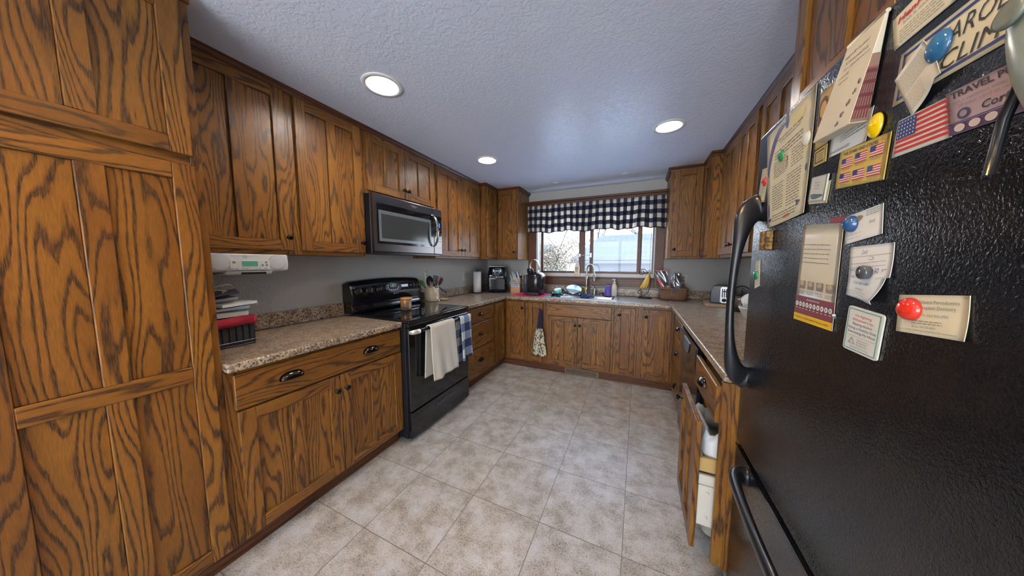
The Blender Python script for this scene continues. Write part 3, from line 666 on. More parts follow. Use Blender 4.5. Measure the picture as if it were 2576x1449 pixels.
# back console: curved top, tilted face
def console():
    mb = MB(); NY = 24
    def top(y): q = (y-1.817)/.39; return 1.20-.020*q*q-.022*max(0, (abs(q)-.92)/.08)**2
    rings = []
    for i in range(NY+1):
        y = Y0-.004+(Y1-Y0+.006)*i/NY; z = top(y)
        rings.append([(BL+.002, y, .928), (BL+.002, y, z-.01), (BL+.012, y, z), (-2.085, y, z), (-2.066, y, z-.015), (-2.040, y, 1.065), (-2.052, y, 1.045), (-2.052, y, 1.006), (-2.060, y, .996), (-2.045, y, .965), (-2.040, y, .928)])
    loft(mb, rings, capb=True, capt=True)
    return mb
console().build('back_console', BLACK, t)
cn = Vector((.135, 0, .026)).normalized()      # console face normal
def cf(y, z, o=0.0): x = -2.066+(1.185-z)*(.026/.12); return Vector((x, y, z))+cn*o
for k, (y, r) in enumerate(((1.490, .024), (1.592, .024), (1.688, .020), (2.075, .024), (2.150, .024))):
    m = MB().lathe([(r+.006, 0), (r+.006, .003), (r, .005), (r-.001, .024), (r-.004, .028), (.00001, .028)], cf(y, 1.105 if k < 3 else 1.115), cn, 24)
    o = m.build('knob', BLACKP, t)
    q = cf(y, 1.105 if k < 3 else 1.115, .028)
    MB().prism([q+Vector((0, -.004, -r+.003)), q+Vector((0, .004, -r+.003)), q+Vector((0, .004, r-.003)), q+Vector((0, -.004, r-.003))], cn*.004).build('grip', mat('knob_grip', (.10, .07, .06), .25, .5), o)
def oval(y, z, a, b, o, h, N=28): return [cf(y+a*math.cos(2*PI*k/N), z+b*math.sin(2*PI*k/N), o) for k in range(N)], cn*h
p_, e_ = oval(1.855, 1.112, .090, .040, .0005, .001); MB().prism(p_, e_).build('control_panel', mat('panel_gloss', (.012, .012, .02), .30, spec=.15), t)
m = MB(); m.tube([cf(1.855+.092*math.cos(q), 1.112+.042*math.sin(q), .002) for q in [PI*.55+PI*.62*k/14 for k in range(15)]], .0013, 6)
p_, e_ = oval(1.846, 1.130, .036, .016, .0015, .0015); m.prism(p_, e_)
for y, z in ((1.790, 1.128), (1.786, 1.108), (1.800, 1.090), (1.822, 1.086), (1.845, 1.084), (1.868, 1.086), (1.890, 1.090), (1.905, 1.108)):
    p_, e_ = oval(y, z, .0075, .0065, .0015, .001, 14); m.prism(p_, e_)
m.build('button', mat('button_grey', (.50, .51, .53), .4), t)
p_, e_ = oval(1.846, 1.130, .031, .0125, .0032, .0006); dsp = MB().prism(p_, e_).build('clock_display', mat('display_dark', (.02, .045, .02), .15), t)
MB().text('1:18', cf(1.834, 1.1255, .0045), (0, 1, 0), Vector((-.026, 0, .135)), .011).build('digits', mat('green_digits', (.35, .9, .12), .5, emis=1.6), dsp)
m = MB().text('MAYTAG', cf(1.862, 1.050, .002), (0, 1, 0), Vector((-.026, 0, .135)), .0085); q = cf(1.846, 1.0535, .001)
for a, b, c_, d_ in ((-.007, -.005, -.006, .007), (.005, .007, -.006, .007), (-.005, .005, -.006, -.0045), (-.005, .005, .0055, .007), (-.0015, .0015, -.002, .002)):
    m.prism([q+Vector((0, a, c_)), q+Vector((0, b, c_)), q+Vector((0, b, d_)), q+Vector((0, a, d_))], cn*.001)
m.build('logo', mat('logo_grey', (.42, .42, .44), .4), t)
MB().box(-1.4999, -1.468, Y0+.004, Y1-.004, .242, .868).build('oven_door', BLACK, t, bev=.006, seg=2)
MB().box(-1.4999, -1.470, Y0+.002, Y1-.002, .872, .903).build('vent_strip', BLACKM, t, bev=.003)
m = MB().box(-1.4679, -1.4668, Y0+.13, Y1-.13, .40, .72); m.build('door_window', mat('oven_glass', (.012, .010, .010), .05), t)
hd = MB().tube([(-1.425, Y0+.055, .842), (-1.418, Y0+.16, .848), (-1.416, 1.817, .850), (-1.418, Y1-.16, .848), (-1.425, Y1-.055, .842)], .0125, 14, ry=.014).build('handle', BLACK, t)
for s_, y in ((1, Y0+.004), (-1, Y1-.004)):
    MB().tube([(-1.462, y, .838), (-1.440, y+s_*.012, .840), (-1.428, y+s_*.035, .842), (-1.422, y+s_*.062, .843)], [.010, .014, .0150, .0145], 12, ry=[.012, .017, .018, .017]).build('handle_end', mat('handle_silver', (.72, .69, .62), .30, .7), hd)
o = MB().box(-1.4999, -1.466, Y0+.004, Y1-.004, .034, .234).build('storage_drawer', BLACK, t, bev=.005, seg=2)
m = MB()
pl = [(-1.4655, 1.70+.30*k/20, .182-.020+.034*math.sin(PI*k/20)**.7) for k in range(21)]+[(-1.4655, 2.00-.30*k/20, .182-.020-.012*math.sin(PI*k/20)) for k in range(1, 20)]
m.prism(pl, (.0025, 0, 0)); m.build('recessed_grip', mat('grip_gloss', (.01, .012, .03), .04, spec=.9), o)

# towels on the range handle
def towel(name, label, y0, y1, zf, zb, m_, amp, hem=None, ph=0.0):
    path = [(-1.4405, zb)]
    path += [(-1.4405+.0, .838-.0)]+[(-1.4165+.024*math.cos(a), .850+.018*math.sin(a)) for a in [PI-PI*k/8 for k in range(9)]]+[(-1.3925, .838), (-1.388, zf)]
    L = [0]
    for i in range(1, len(path)): L.append(L[-1]+math.dist(path[i], path[i-1]))
    def P(s_):
        q = s_*L[-1]
        for i in range(1, len(L)):
            if q <= L[i]+1e-9:
                k = (q-L[i-1])/(L[i]-L[i-1]); return path[i-1][0]+(path[i][0]-path[i-1][0])*k, path[i-1][1]+(path[i][1]-path[i-1][1])*k
        return path[-1]
    def fn(u, v):
        x, z = P(v); y = y0+(y1-y0)*u
        dr = max(0, (.84-z))/.42
        front = 1 if v > .5 else -1
        if front > 0: x += amp*dr*(.6+.5*math.sin(u*9+ph)+.35*math.sin(u*17+2*ph+z*6)); y += (u-.5)*.012*dr+.012*dr; z -= .010*math.sin(u*5.5+ph)*min(1, dr*dr)
        else: x -= .003*dr; y += .01*dr*(u-1)-.012*dr
        return (x, y, z)
    return tag(MB().grid(fn, 28, 46, uvf=lambda u, v: ((y1-y0)*u*1.0+.02, L[-1]*v)).build(name, m_, solid=.0035), label, 'towel')
towel('dish_towel', 'plain off-white cloth towel hanging over the oven door handle', 1.585, 1.880, .440, .46, mat('towel_linen', (.66, .60, .50), .9, bump=(60, .5, .003)), .018)
towel('dish_towel', 'navy and white checked towel hanging at the right end of the oven handle', 1.965, 2.125, .475, .44, TOWCHK, .020, ph=1.3)

# candle on the cooktop
t = thing('candle', 'amber jar candle with a wooden lid standing on the cooktop', 'candle', (-1.815, 1.765, .9278))
MB().lathe([(.040, .9278), (.046, .933), (.0465, 1.015), (.044, 1.022)], (-1.815, 1.765, 0), seg=32).build('jar', two_tone('candle_glass', (.40, .19, .05), (.10, .085, .08), 16, .40, .62, .15), t)
MB().lathe([(.048, 1.0225), (.0495, 1.025), (.0495, 1.034), (.047, 1.037), (.00001, 1.037)], (-1.815, 1.765, 0), seg=32).build('lid', mat('bamboo_lid', (.50, .24, .07), .45), t)
vw = Vector((1.815, -1.765, 0)).normalized(); sd_ = Vector((-vw.y, vw.x, 0))
m = MB()
for k in range(7):
    q = Vector((-1.815, 1.765, .945+k*.0095))+sd_*.020+vw*.0430; m.text('candle', q, sd_, (0, 0, 1), .007, width=.018)
m.build('label_text', PAPER, t)

# ------------------------------------------------------------------ over-the-range microwave
t = thing('microwave', 'black stainless over-the-range microwave with a bowed silver handle', 'microwave', (-1.95, 1.82, 1.40))
MY0, MY1 = 1.4375, 2.2045
m = MB().prism([(BL+.003, MY0, 1.425), (-1.80, MY0, 1.400), (-1.80, MY0, 1.844), (BL+.003, MY0, 1.844)], (0, MY1-MY0, 0)); m.build('body', BLACKM, t, bev=.003)
MB().box(-1.799, -1.765, MY0, 2.086, 1.418, 1.843).build('door', STEELD, t, bev=.004, seg=2)
MB().box(-1.799, -1.765, 2.0885, MY1, 1.418, 1.843).build('control_column', STEELD, t, bev=.004, seg=2)
MB().box(-1.7648, -1.7630, 1.462, 2.084, 1.478, 1.778).build('door_glass', BLACK, t, bev=.0008)
m = MB(); a0, a1, z0, z1 = 1.478, 2.045, 1.498, 1.728
for q in ((a0, a1, z0, z0+.022), (a0, a1, z1-.026, z1), (a0, a0+.022, z0+.022, z1-.026), (a1-.022, a1, z0+.022, z1-.026)): m.box(-1.7629, -1.7617, q[0], q[1], q[2], q[3])
m.build('window_frame', mat('micro_window_frame', (.20, .23, .24), .25, .4), t)
MB().box(-1.7629, -1.7621, a0+.022, a1-.022, z0+.022, z1-.026).build('window_mesh', mat('micro_screen', (.055, .06, .06), .12, .2), t)
MB().box(-1.7648, -1.7630, 2.0915, 2.198, 1.478, 1.778).build('control_glass', BLACK, t, bev=.0008)
MB().box(-1.7629, -1.7620, 2.128, 2.172, 1.672, 1.712).build('display', mat('blue_display', (.03, .16, .75), .3, emis=.9), t)
m = MB()
for i in range(5):
    for j in range(3): m.box(-1.7629, -1.7622, 2.120+j*.024, 2.132+j*.024, 1.640-i*.026, 1.648-i*.026)
m.build('keypad', mat('keypad_grey', (.16, .17, .18), .4), t)
hp = [(-1.7645-.0, 2.070, 1.775), (-1.742, 2.0705, 1.768), (-1.722, 2.072, 1.735), (-1.709, 2.073, 1.69), (-1.704, 2.074, 1.632), (-1.709, 2.073, 1.575), (-1.722, 2.072, 1.530), (-1.742, 2.0705, 1.497), (-1.7645, 2.070, 1.490)]
MB().tube(hp, .006, 12, ry=.0165, side=(0, 1, 0)).build('handle', mat('handle_bronze_steel', (.50, .46, .40), .22, 1.0), t)
m = MB().text('Whirlpool', (-1.7646, 1.805, 1.806), (0, 1, 0), (0, 0, 1), .021, width=.070); m.tube([(-1.7640, 1.842+.016*math.cos(q), 1.811+.011*math.sin(q)) for q in [2*PI*k/20 for k in range(20)]], .0008, 5, close=True)
m.build('logo', mat('logo_silver', (.75, .75, .75), .3, .4), t)
MB().box(-2.10, -1.84, MY0+.04, MY1-.04, 1.404, 1.4115).build('grease_filter', mat('filter_grey', (.10, .10, .10), .5, .5), t)

# ------------------------------------------------------------------ dishwasher
t = thing('dishwasher', 'glossy black built-in dishwasher in the right run of cabinets', 'dishwasher', (.65, 2.055, 0))
MB().box(.345, BR, 1.750, 2.360, .10, .872).build('tub_body', BLACKM, t)
MB().box(.318, .3445, 1.752, 2.358, .115, .720).build('door', BLACK, t, bev=.004)
MB().box(.306, .3445, 1.752, 2.358, .724, .868).build('control_panel', BLACK, t, bev=.006, seg=2)
m = MB(); pl = [(.3055, 2.055+.115*math.cos(PI+PI*k/20), .845+.085*math.sin(PI+PI*k/20)) for k in range(21)]; m.prism(pl, (-.004, 0, 0)); m.build('handle_pocket', BLACKP, t)
m = MB()
for i in range(9):
    z = .838-i*.008; hw = .105*math.sqrt(max(0, 1-((.845-z)/.085)**2))
    m.box(.3008, .3014, 2.055-hw, 2.055+hw, z-.0015, z+.0015)
m.build('vent_grille', mat('vent_grey', (.14, .15, .17), .3, .3), t)
MB().box(.40, .43, 1.752, 2.358, .004, .099).build('kick_plate', BLACKP, t)

# ------------------------------------------------------------------ refrigerator
XF = .368
t = thing('refrigerator', 'black textured bottom-freezer refrigerator covered with notes and magnets at the near right', 'refrigerator', (.66, .83, 0))
MB().box(.452, BR-.02, .372, 1.262, .03, 1.752).build('body', BLACKM, t, bev=.004)
for y in (.42, 1.2): MB().cyl((.5, y, 0), (.5, y, .03), .02).build('leveling_foot', BLACKP, t)
MB().box(XF, .444, .365, 1.266, .664, 1.766).build('door', FRIDGE, t, bev=.007, seg=3)
MB().box(XF, .444, .365, 1.266, .075, .647).build('freezer_drawer', FRIDGE, t, bev=.007, seg=3)
MB().box(.400, .4515, .372, 1.260, .640, .672).build('gasket', mat('gasket', (.012, .012, .03), .25), t)
MB().box(.46, .50, .39, 1.25, .004, .0745).build('kick_grille', BLACKP, t)
MB().box(XF-.0035, XF+.0, .368, 1.262, .6475, .6525).build('drawer_trim', BLACK, t)
hp = [(.370, 1.222, 1.520), (.345, 1.219, 1.515), (.328, 1.213, 1.488), (.319, 1.208, 1.44), (.310, 1.205, 1.37), (.304, 1.204, 1.29), (.302, 1.204, 1.20), (.304, 1.204, 1.11), (.311, 1.206, 1.03), (.322, 1.210, .970), (.338, 1.216, .935), (.370, 1.222, .925)]
MB().tube(hp, [.050, .046, .034, .022, .015, .0125, .012, .0125, .016, .026, .038, .044], 16, ry=[.016, .018, .018, .016, .0145, .014, .014, .014, .015, .017, .018, .016], side=(0, 1, 0)).build('handle', BLACKM, t, subsurf=1)
hp = [(.370, 1.150, .598), (.345, 1.148, .600), (.330, 1.128, .602), (.323, 1.090, .602), (.318, 1.03, .602), (.314, .94, .602), (.312, .82, .602), (.314, .70, .602), (.318, .61, .602), (.323, .55, .602), (.330, .512, .602), (.345, .492, .600), (.370, .490, .598)]
MB().tube(hp, [.030, .026, .020, .016, .014, .0135, .0135, .0135, .014, .016, .020, .026, .030], 16, ry=[.034, .030, .026, .022, .020, .019, .019, .019, .020, .022, .026, .030, .034], side=(0, 0, 1)).build('handle', BLACKM, t, subsurf=1)

# ------------------------------------------------------------------ valance over the window
def valance():
    L = 1.727; NX = 230
    prof = []
    for i in range(NX+1):
        u = i/NX; x = -1.4575+L*u
        g = .012*math.sin(u*2*PI*13+1.2*math.sin(u*7))+.007*math.sin(u*2*PI*29+2)
        pinch = sum(.020*math.exp(-((u-c)/.012)**2) for c in (.265, .585, .055, .83))
        prof.append((x, g, pinch))
    S_ = [0]
    for i in range(NX): S_.append(S_[-1]+math.hypot((prof[i+1][0]-prof[i][0])*1.02, (prof[i+1][1]-prof[i][1])*1.2))
    def fn(u, v):
        i = min(NX, int(round(u*NX))); x, g, pn = prof[i]
        z1 = 2.128; z0 = 1.758+.010*math.sin(u*24)+.006*math.sin(u*61)
        k = min(1, .25+v*1.1)
        sh = .012*v*math.sin(u*19+2)
        return (x+sh, 3.722-g*k-pn*k*1.2, z1+(z0-z1)*v)
    def uvf(u, v):
        i = min(NX, int(round(u*NX))); return (S_[i]+.03, 1.0-(v*.372)-.0155)
    b = thing('valance', 'gathered navy and cream gingham valance across the top of the window', 'curtain', (-.59, 3.72, 2.12))
    MB().grid(fn, NX, 14, uvf=uvf).build('cloth', CHECK, b, solid=.0016)
    MB().tube([(-1.460, 3.7475, 2.112), (.270, 3.7475, 2.112)], .004, 8).build('rod', WHITEP, b)
valance()

# ------------------------------------------------------------------ things on the left counter
t = thing('under_cabinet_radio', 'white under-cabinet clock radio with two round speakers and a green display', 'radio', (-1.87, .735, 1.30))
m = MB(); m.prism([(-2.04, .575, 1.379), (-1.800, .575, 1.379), (-1.793, .575, 1.335), (-1.800, .575, 1.295), (-1.83, .575, 1.288), (-2.04, .575, 1.30)], (0, .318, 0)); m.build('body', WHITEP, t, bev=.006, seg=2)
m = MB(); m.prism([(-1.98, .63, 1.2865), (-1.795, .63, 1.292), (-1.81, .63, 1.276), (-1.98, .63, 1.270)], (0, .19, 0)); m.build('lower_shell', WHITEP, t, bev=.004)
MB().box(-1.8085, -1.800, .690, .790, 1.2755, 1.2900).build('vent', BLACKP, t)
for y in (.612, .842):
    MB().lathe([(.040, 0), (.041, .002), (.037, .004), (.00001, .006)], (-1.7965, y, 1.338), (1, 0, 0), 28, sx=1.0).build('speaker', mat('speaker_grille', (.62, .63, .64), .6, bump=(700, .6, .001)), t)
MB().box(-1.7945, -1.7895, .645, .805, 1.299, 1.347).build('control_panel', mat('radio_face', (.74, .73, .70), .35), t, bev=.002)
MB().box(-1.7894, -1.7885, .690, .752, 1.316, 1.342).build('display', mat('lcd_green', (.10, .32, .20), .3, emis=.12), t)
m = MB()
for y, z, r in ((.660, 1.336, .006), (.788, 1.336, .0045), (.772, 1.322, .0045), (.790, 1.322, .0045)): m.cyl((-1.7895, y, z), (-1.7870, y, z), r, seg=14)
for y in (.652, .668, .694, .708, .745, .760, .784): m.box(-1.7894, -1.7880, y-.004, y+.004, 1.304, 1.307)
m.build('button', mat('radio_button', (.22, .30, .26), .4), t)
MB().box(-1.7990, -1.7975, .655, .765, 1.353, 1.374).build('cd_door', mat('radio_door', (.70, .70, .68), .35), t, bev=.001)
MB().text('GE', (-1.7968, .702, 1.360), (0, 1, 0), (0, 0, 1), .008).tube([(-1.7968, .707+.0075*math.cos(q), 1.363+.0065*math.sin(q)) for q in [2*PI*k/20 for k in range(20)]], .0006, 5, close=True).build('emblem', INKG, t)
MB().cyl((-1.84, .893, 1.325), (-1.84, .904, 1.325), .012).build('knob', WHITEP, t)
m = MB()
m.tube([(-1.90, .60, 1.286), (-1.92, .60, 1.25), (-1.95, .61, 1.215), (-1.93, .60, 1.19), (-1.90, .612, 1.195)], .0035, 8)
m.tube([(-1.915, .61, 1.286), (-1.93, .615, 1.24), (-1.92, .605, 1.20), (-1.88, .625, 1.215), (-1.865, .66, 1.225), (-1.855, .675, 1.213)], .0035, 8)
m.tube([(-1.92, .605, 1.20), (-1.89, .63, 1.198), (-1.87, .652, 1.192), (-1.88, .64, 1.186)], .0035, 8)
m.build('cord', WHITEP, t)
# lined basket
t = thing('lined_basket', 'dark slatted basket with a red cloth liner, on the counter beside the pantry', 'basket', (-1.93, .63, .9145))
m = MB().box(-2.06, -1.815, .545, .728, .9145, .922); m.box(-2.06, -1.815, .545, .728, .922, .932)
for i in range(7):
    y = .551+i*.0262; m.box(-1.8205, -1.8150, y, y+.021, .930, 1.035)
for i in range(9):
    x = -2.056+i*.0272; m.box(x, x+.0235, .7225, .728, .930, 1.035)
m.box(-1.827, -1.821, .547, .722, .93, 1.035).box(-2.05, -1.827, .716, .722, .93, 1.035).box(-2.05, -1.827, .547, .553, .93, 1.035).box(-2.056, -2.05, .547, .722, .93, 1.035)
m.box(-1.8155, -1.8125, .543, .730, .930, .940)
m.build('slat_box', mat('slat_dark', (.018, .018, .026), .35), t, bev=.001)
rd = mat('red_liner', (.33, .012, .035), .85, bump=(120, .4, .002)); m = MB()
def lin(u, v):
    P = [(-1.811, .540), (-1.811, .733), (-2.063, .733), (-2.063, .540)]; q = u*4; i = int(q) % 4; k = q-int(q) if u < 1 else 0; a, b = Vector(P[i]), Vector(P[(i+1) % 4]); p = a+(b-a)*k
    c = Vector((-1.937, .6365)); z = [1.018, 1.040, 1.060, 1.064, 1.055][int(round(v*4))]; s_ = [1.012, 1.018, 1.010, .985, .955][int(round(v*4))]
    p = c+(p-c)*s_; return (p.x+.0015*math.sin(u*60), p.y+.0015*math.cos(u*53), z-.003*math.sin(u*23))
m.grid(lin, 64, 4); m.build('liner', rd, t, solid=.002)
# papers in it, each a sheet/stack
def sheets(name, lab, c, sx, sy, rz, tilt, th, m_, cat, z_wave=.0):
    rot = Matrix.Rotation(rz, 3, 'Z') @ Matrix.Rotation(tilt, 3, 'X')
    o = MB().box(c[0]-sx/2, c[0]+sx/2, c[1]-sy/2, c[1]+sy/2, c[2]-th/2, c[2]+th/2, rot=rot).build(name, m_, bev=.0006)
    return tag(o, lab, cat)
sheets('envelope_stack', 'thick stack of white envelopes lying on the red-lined basket', (-1.935, .625, 1.078), .235, .165, .03, -.02, .024, PAPER, 'papers')
sheets('magazine', 'grey-blue catalogue in the middle of the paper pile on the basket', (-1.925, .640, 1.108), .25, .165, -.12, .05, .012, mat('catalog_blue', (.34, .42, .55), .35), 'papers')
sheets('letter_stack', 'loose white letters below the dark magazine on the basket', (-1.92, .650, 1.128), .24, .150, .22, .03, .014, PAPER, 'papers')
sheets('magazine', 'dark purple magazine on top of the paper pile', (-1.925, .622, 1.176), .27, .175, -.30, .14, .006, mat('magazine_dark', (.030, .018, .035), .3), 'magazine')
sheets('envelope', 'pale folded paper wedged under the dark magazine', (-1.94, .610, 1.152), .23, .145, -.05, .10, .012, mat('paper_grey', (.50, .52, .56), .7), 'papers')

# ------------------------------------------------------------------ right of the range
CK = (-2.035, 2.352)
t = thing('utensil_crock', 'cream ceramic crock holding kitchen utensils beside the range', 'crock', (*CK, .9145))
MB().lathe([(.055, .9145), (.066, .92), (.076, .945), (.079, .98), (.078, 1.02), (.076, 1.045), (.083, 1.062), (.084, 1.068), (.078, 1.068), (.070, 1.045), (.072, .98), (.060, .925), (.00001, .922)], (*CK, 0), seg=40).build('pot', two_tone('crock_glaze', (.60, .47, .30), (.66, .55, .40), 9, .4, .6, .22), t)
vC = Vector((-CK[0], -CK[1], 0)).normalized(); rC = Vector((-vC.y, vC.x, 0))     # towards the room, sideways
def utensil(name, label, base, top, r, m_, head=None, hm=None, cat='utensil'):
    """base/top in (side, toward viewer, height) about the crock axis"""
    B = Vector((*CK, 0))+rC*base[0]+vC*base[1]+Vector((0, 0, base[2])); T = Vector((*CK, 0))+rC*top[0]+vC*top[1]+Vector((0, 0, top[2]))
    t = thing(name, label, cat, tuple(B)); MB().tube([B, B+(T-B)*.5, T], [r, r*.9, r*.8], 10).build('handle', m_, t)
    if head: head(T, (T-B).normalized(), t, hm or m_)
    return t
def disc_head(rx, rz_, th, bend=0):
    def f(T, d, t, m_):
        n = vC; s_ = d.cross(n).normalized(); c = T+d*rz_*.95
        def fn(u, v):
            a = 2*PI*u; return c+s_*(rx*v*math.cos(a))+d*(rz_*v*math.sin(a))-n*(bend*(1-v*v))
        MB().grid(fn, 28, 6).build('head', m_, t, solid=th)
    return f
def slot_head(w, h, slots, th=.003, tilt=0):
    def f(T, d, t, m_):
        n = vC; s_ = d.cross(n).normalized(); mb = MB(); k = slots*2+1; cw = w/k
        def q(a, b): return T+s_*a+d*b
        def bar(a0, a1, b0, b1): mb.prism([q(a0, b0), q(a1, b0), q(a1, b1), q(a0, b1)], n*th)
        bar(-w/2, w/2, 0, h*.15); bar(-w/2, w/2, h*.88, h)
        for i in range(0, k, 2): bar(-w/2+i*cw, -w/2+(i+1)*cw, h*.15, h*.88)
        bar(-w/2, w/2, h*.48, h*.53)
        mb.build('head', m_, t)
    return f
utensil('ladle', 'large black ladle with its bowl turned toward the room, in the crock', (-.01, .01, .935), (-.018, .025, 1.085), .006, BLACKP, disc_head(.036, .058, .004, .018))
utensil('turner', 'black slotted turner leaning right in the crock', (-.02, -.005, .935), (.020, .015, 1.09), .005, BLACKP, slot_head(.055, .110, 3))
utensil('turner', 'dark grey slotted turner behind the bamboo fork in the crock', (0, .02, .935), (.030, .030, 1.10), .005, BLACKM, slot_head(.050, .075, 4))
utensil('silicone_spatula', 'red silicone spatula standing at the right side of the crock', (0, -.02, .935), (.066, -.01, 1.11), .005, WHITEP, slot_head(.013, .085, 0, .006), mat('silicone_red', (.55, .03, .05), .4))
utensil('serving_spoon', 'black oval serving spoon farthest right in the crock', (.0, -.01, .935), (.078, -.02, 1.095), .005, BLACKP, disc_head(.018, .043, .004, .010))
utensil('basting_brush', 'bright green silicone brush leaning out to the left of the crock', (.01, .0, .94), (-.080, -.005, 1.085), .006, BLACKP, disc_head(.022, .038, .010), mat('silicone_green', (.15, .42, .02), .45))
utensil('carving_fork', 'thin two-pronged steel fork, the tallest thing in the crock', (.02, -.01, .94), (-.030, .0, 1.17), .004, BLACKM, lambda T, d, t, m_: MB().tube([T, T+d*.01+rC*.008, T+d*.085+rC*.004-rC*.004], .0016, 6).tube([T, T+d*.01-rC*.008, T+d*.085-rC*.012], .0016, 6).build('tines', STEELD, t))
def bfork(T, d, t, m_):
    s_ = d.cross(vC).normalized(); mb = MB()
    for i in (-1.5, -.5, .5, 1.5): mb.tube([T+s_*i*.008, T+d*.035+s_*i*.008, T+d*.05+s_*i*.008+vC*.012], .003, 6)
    mb.prism([T-s_*.016-d*.01, T+s_*.016-d*.01, T+s_*.016+d*.006, T-s_*.016+d*.006], vC*.004); mb.build('head', m_, t)
utensil('pasta_fork', 'pale bamboo pasta fork at the front of the crock', (.0, .04, .935), (-.002, .055, 1.075), .006, mat('bamboo', (.58, .40, .18), .5), bfork)
q0 = Vector((*CK, 0))+rC*.018+vC*.083
t = thing('kitchen_tongs', 'steel kitchen tongs hooked over the front rim of the crock', 'tongs', tuple(q0+Vector((0, 0, .925))))
MB().tube([q0+rC*-.012+Vector((0, 0, 1.10))-vC*.02, q0+Vector((0, 0, 1.06)), q0+rC*.020+Vector((0, 0, .99)), q0+rC*.045+Vector((0, 0, .935))], .004, 8).tube([q0+rC*-.004+Vector((0, 0, 1.10))-vC*.02, q0+rC*.010+Vector((0, 0, 1.06)), q0+rC*.034+Vector((0, 0, .99)), q0+rC*.052+Vector((0, 0, .935))], .004, 8).build('arms', STEEL, t)
MB().ball(q0+rC*.049+Vector((0, 0, .930)), .010, 1.2, .7, 1).build('tip', STEEL, t)
q1 = Vector((*CK, 0))+rC*.060+vC*.02+Vector((0, 0, 1.08))
t = thing('pizza_cutter', 'steel-shafted cutter with a black handle sticking out right of the crock', 'utensil', tuple(q1))
MB().tube([q1-rC*.05+Vector((0, 0, .04)), q1, q1+rC*.018+Vector((0, 0, -.012))], .0055, 8).build('shaft', STEEL, t)
MB().tube([q1+rC*.018+Vector((0, 0, -.012)), q1+rC*.05+Vector((0, 0, -.04)), q1+rC*.092+Vector((0, 0, -.070))], [.007, .010, .008], 10).build('grip', BLACKP, t)
DS = (-1.975, 2.478)
tag(MB().lathe([(.028, .9145), (.034, .917), (.050, .934), (.052, .937), (.048, .937), (.032, .921), (.00001, .919)], (*DS, 0), seg=32).build('spoon_rest', mat('yellow_ceramic', (.66, .50, .24), .25)), 'small yellow ceramic dish right of the utensil crock', 'dish')
# outlets
def outlet(F, a, face, z, lab, w=.07, h=.114, kind='socket'):
    t = thing('wall_outlet', lab, 'outlet', tuple(vec(F, a, face, z-h/2)))
    s_ = sg(F); fb(MB(), F, a-w/2, a+w/2, face+s_*.0002, face+s_*.005, z-h/2, z+h/2).build('cover_plate', mat('outlet_plate', (.58, .55, .47), .4), t, bev=.0015)
    n_ = 2 if w > .1 else 1
    for i in range(n_):
        aa = a+(i-(n_-1)/2)*.046
        if kind == 'switch': fb(MB(), F, aa-.016, aa+.016, face+s_*.0051, face+s_*.0075, z-.033, z+.033).build('rocker', WHITEP, t, bev=.001)
        else:
            for zz in (z-.020, z+.020):
                o = MB().lathe([(.015, 0), (.014, .002), (.00001, .002)], vec(F, aa, face+s_*.005, zz), OUT[F], 20).build('receptacle', mat('socket_face', (.50, .47, .40), .4), t)
                mb = MB()
                for k in (-.005, .005): fb(mb, F, aa+k-.001, aa+k+.001, face+s_*.0071, face+s_*.0076, zz-.003, zz+.006)
                mb.build('slot', INK, o)
outlet('L', 2.410, RX0, 1.175, 'white wall outlet behind the utensil crock')
outlet('L', 3.140, RX0, 1.155, 'cream wall outlet between the crock and the paper towels')
outlet('B', -1.585, RY1, 1.150, 'cream wall outlet just left of the window, coffee maker plugged in')
outlet('B', .470, RY1, 1.148, 'wide almond double outlet plate right of the window, behind the wicker basket', .118)

# paper towels
t = thing('paper_towel_roll', 'upright roll of white paper towels on a black holder in the left corner', 'paper towels', (-2.035, 3.285, .9145))
c = (-2.035, 3.285, 0)
MB().lathe([(.070, .9145), (.072, .919), (.068, .925), (.00001, .926)], c, seg=32).build('base', BLACKP, t)
MB().cyl((c[0], c[1], .926), (c[0], c[1], 1.235), .006).ball((c[0], c[1], 1.238), .010).build('post', BLACKP, t)
MB().lathe([(.020, .930), (.054, .930), (.0545, 1.075), (.054, 1.212), (.020, 1.212), (.020, .930)], c, seg=40, caps=False).build('roll', mat('paper_towel', (.78, .76, .70), .95, bump=(200, .3, .001)), t)

# air fryer, turned to face the room
AF = Vector((-1.862, 3.555, .9145)); az = .46
t = thing('air_fryer', 'tall black air fryer oven with an oval control panel, in the left corner', 'air fryer', tuple(AF))
def lb(x0, x1, y0, y1, z0, z1): return (AF.x+x0, AF.x+x1, AF.y+y0, AF.y+y1, AF.z+z0, AF.z+z1)
m = MB(); yy = -.145
loftp = []
for z, w_, f in ((0.008, .132, -.13), (.02, .138, -.14), (.20, .138, -.142), (.26, .134, -.132), (.345, .118, -.085), (.362, .110, -.07)):
    pts = []
    for cx, cy, a in ((w_, .135, 0), (-w_, .135, 90), (-w_, f, 180), (w_, f, 270)):
        for k in range(6):
            q = math.radians(a+k*18); R = .03
            pts.append((AF.x+cx-math.copysign(R, cx)+R*math.cos(q), AF.y+cy-math.copysign(R, cy if cy > 0 else -1)+R*math.sin(q), AF.z+z))
    loftp.append(pts)
loft(m, loftp, capb=True, capt=True); m.build('body', mat('navy_black_gloss', (.006, .007, .012), .10), t)
MB().box(*lb(-.115, .115, -.06, .13, .3625, .372)).build('top_tray', STEELD, t, bev=.002)
MB().box(*lb(-.108, .108, -.148, -.1425, .045, .195)).build('window', mat('oven_window', (.010, .009, .008), .06), t, bev=.002)
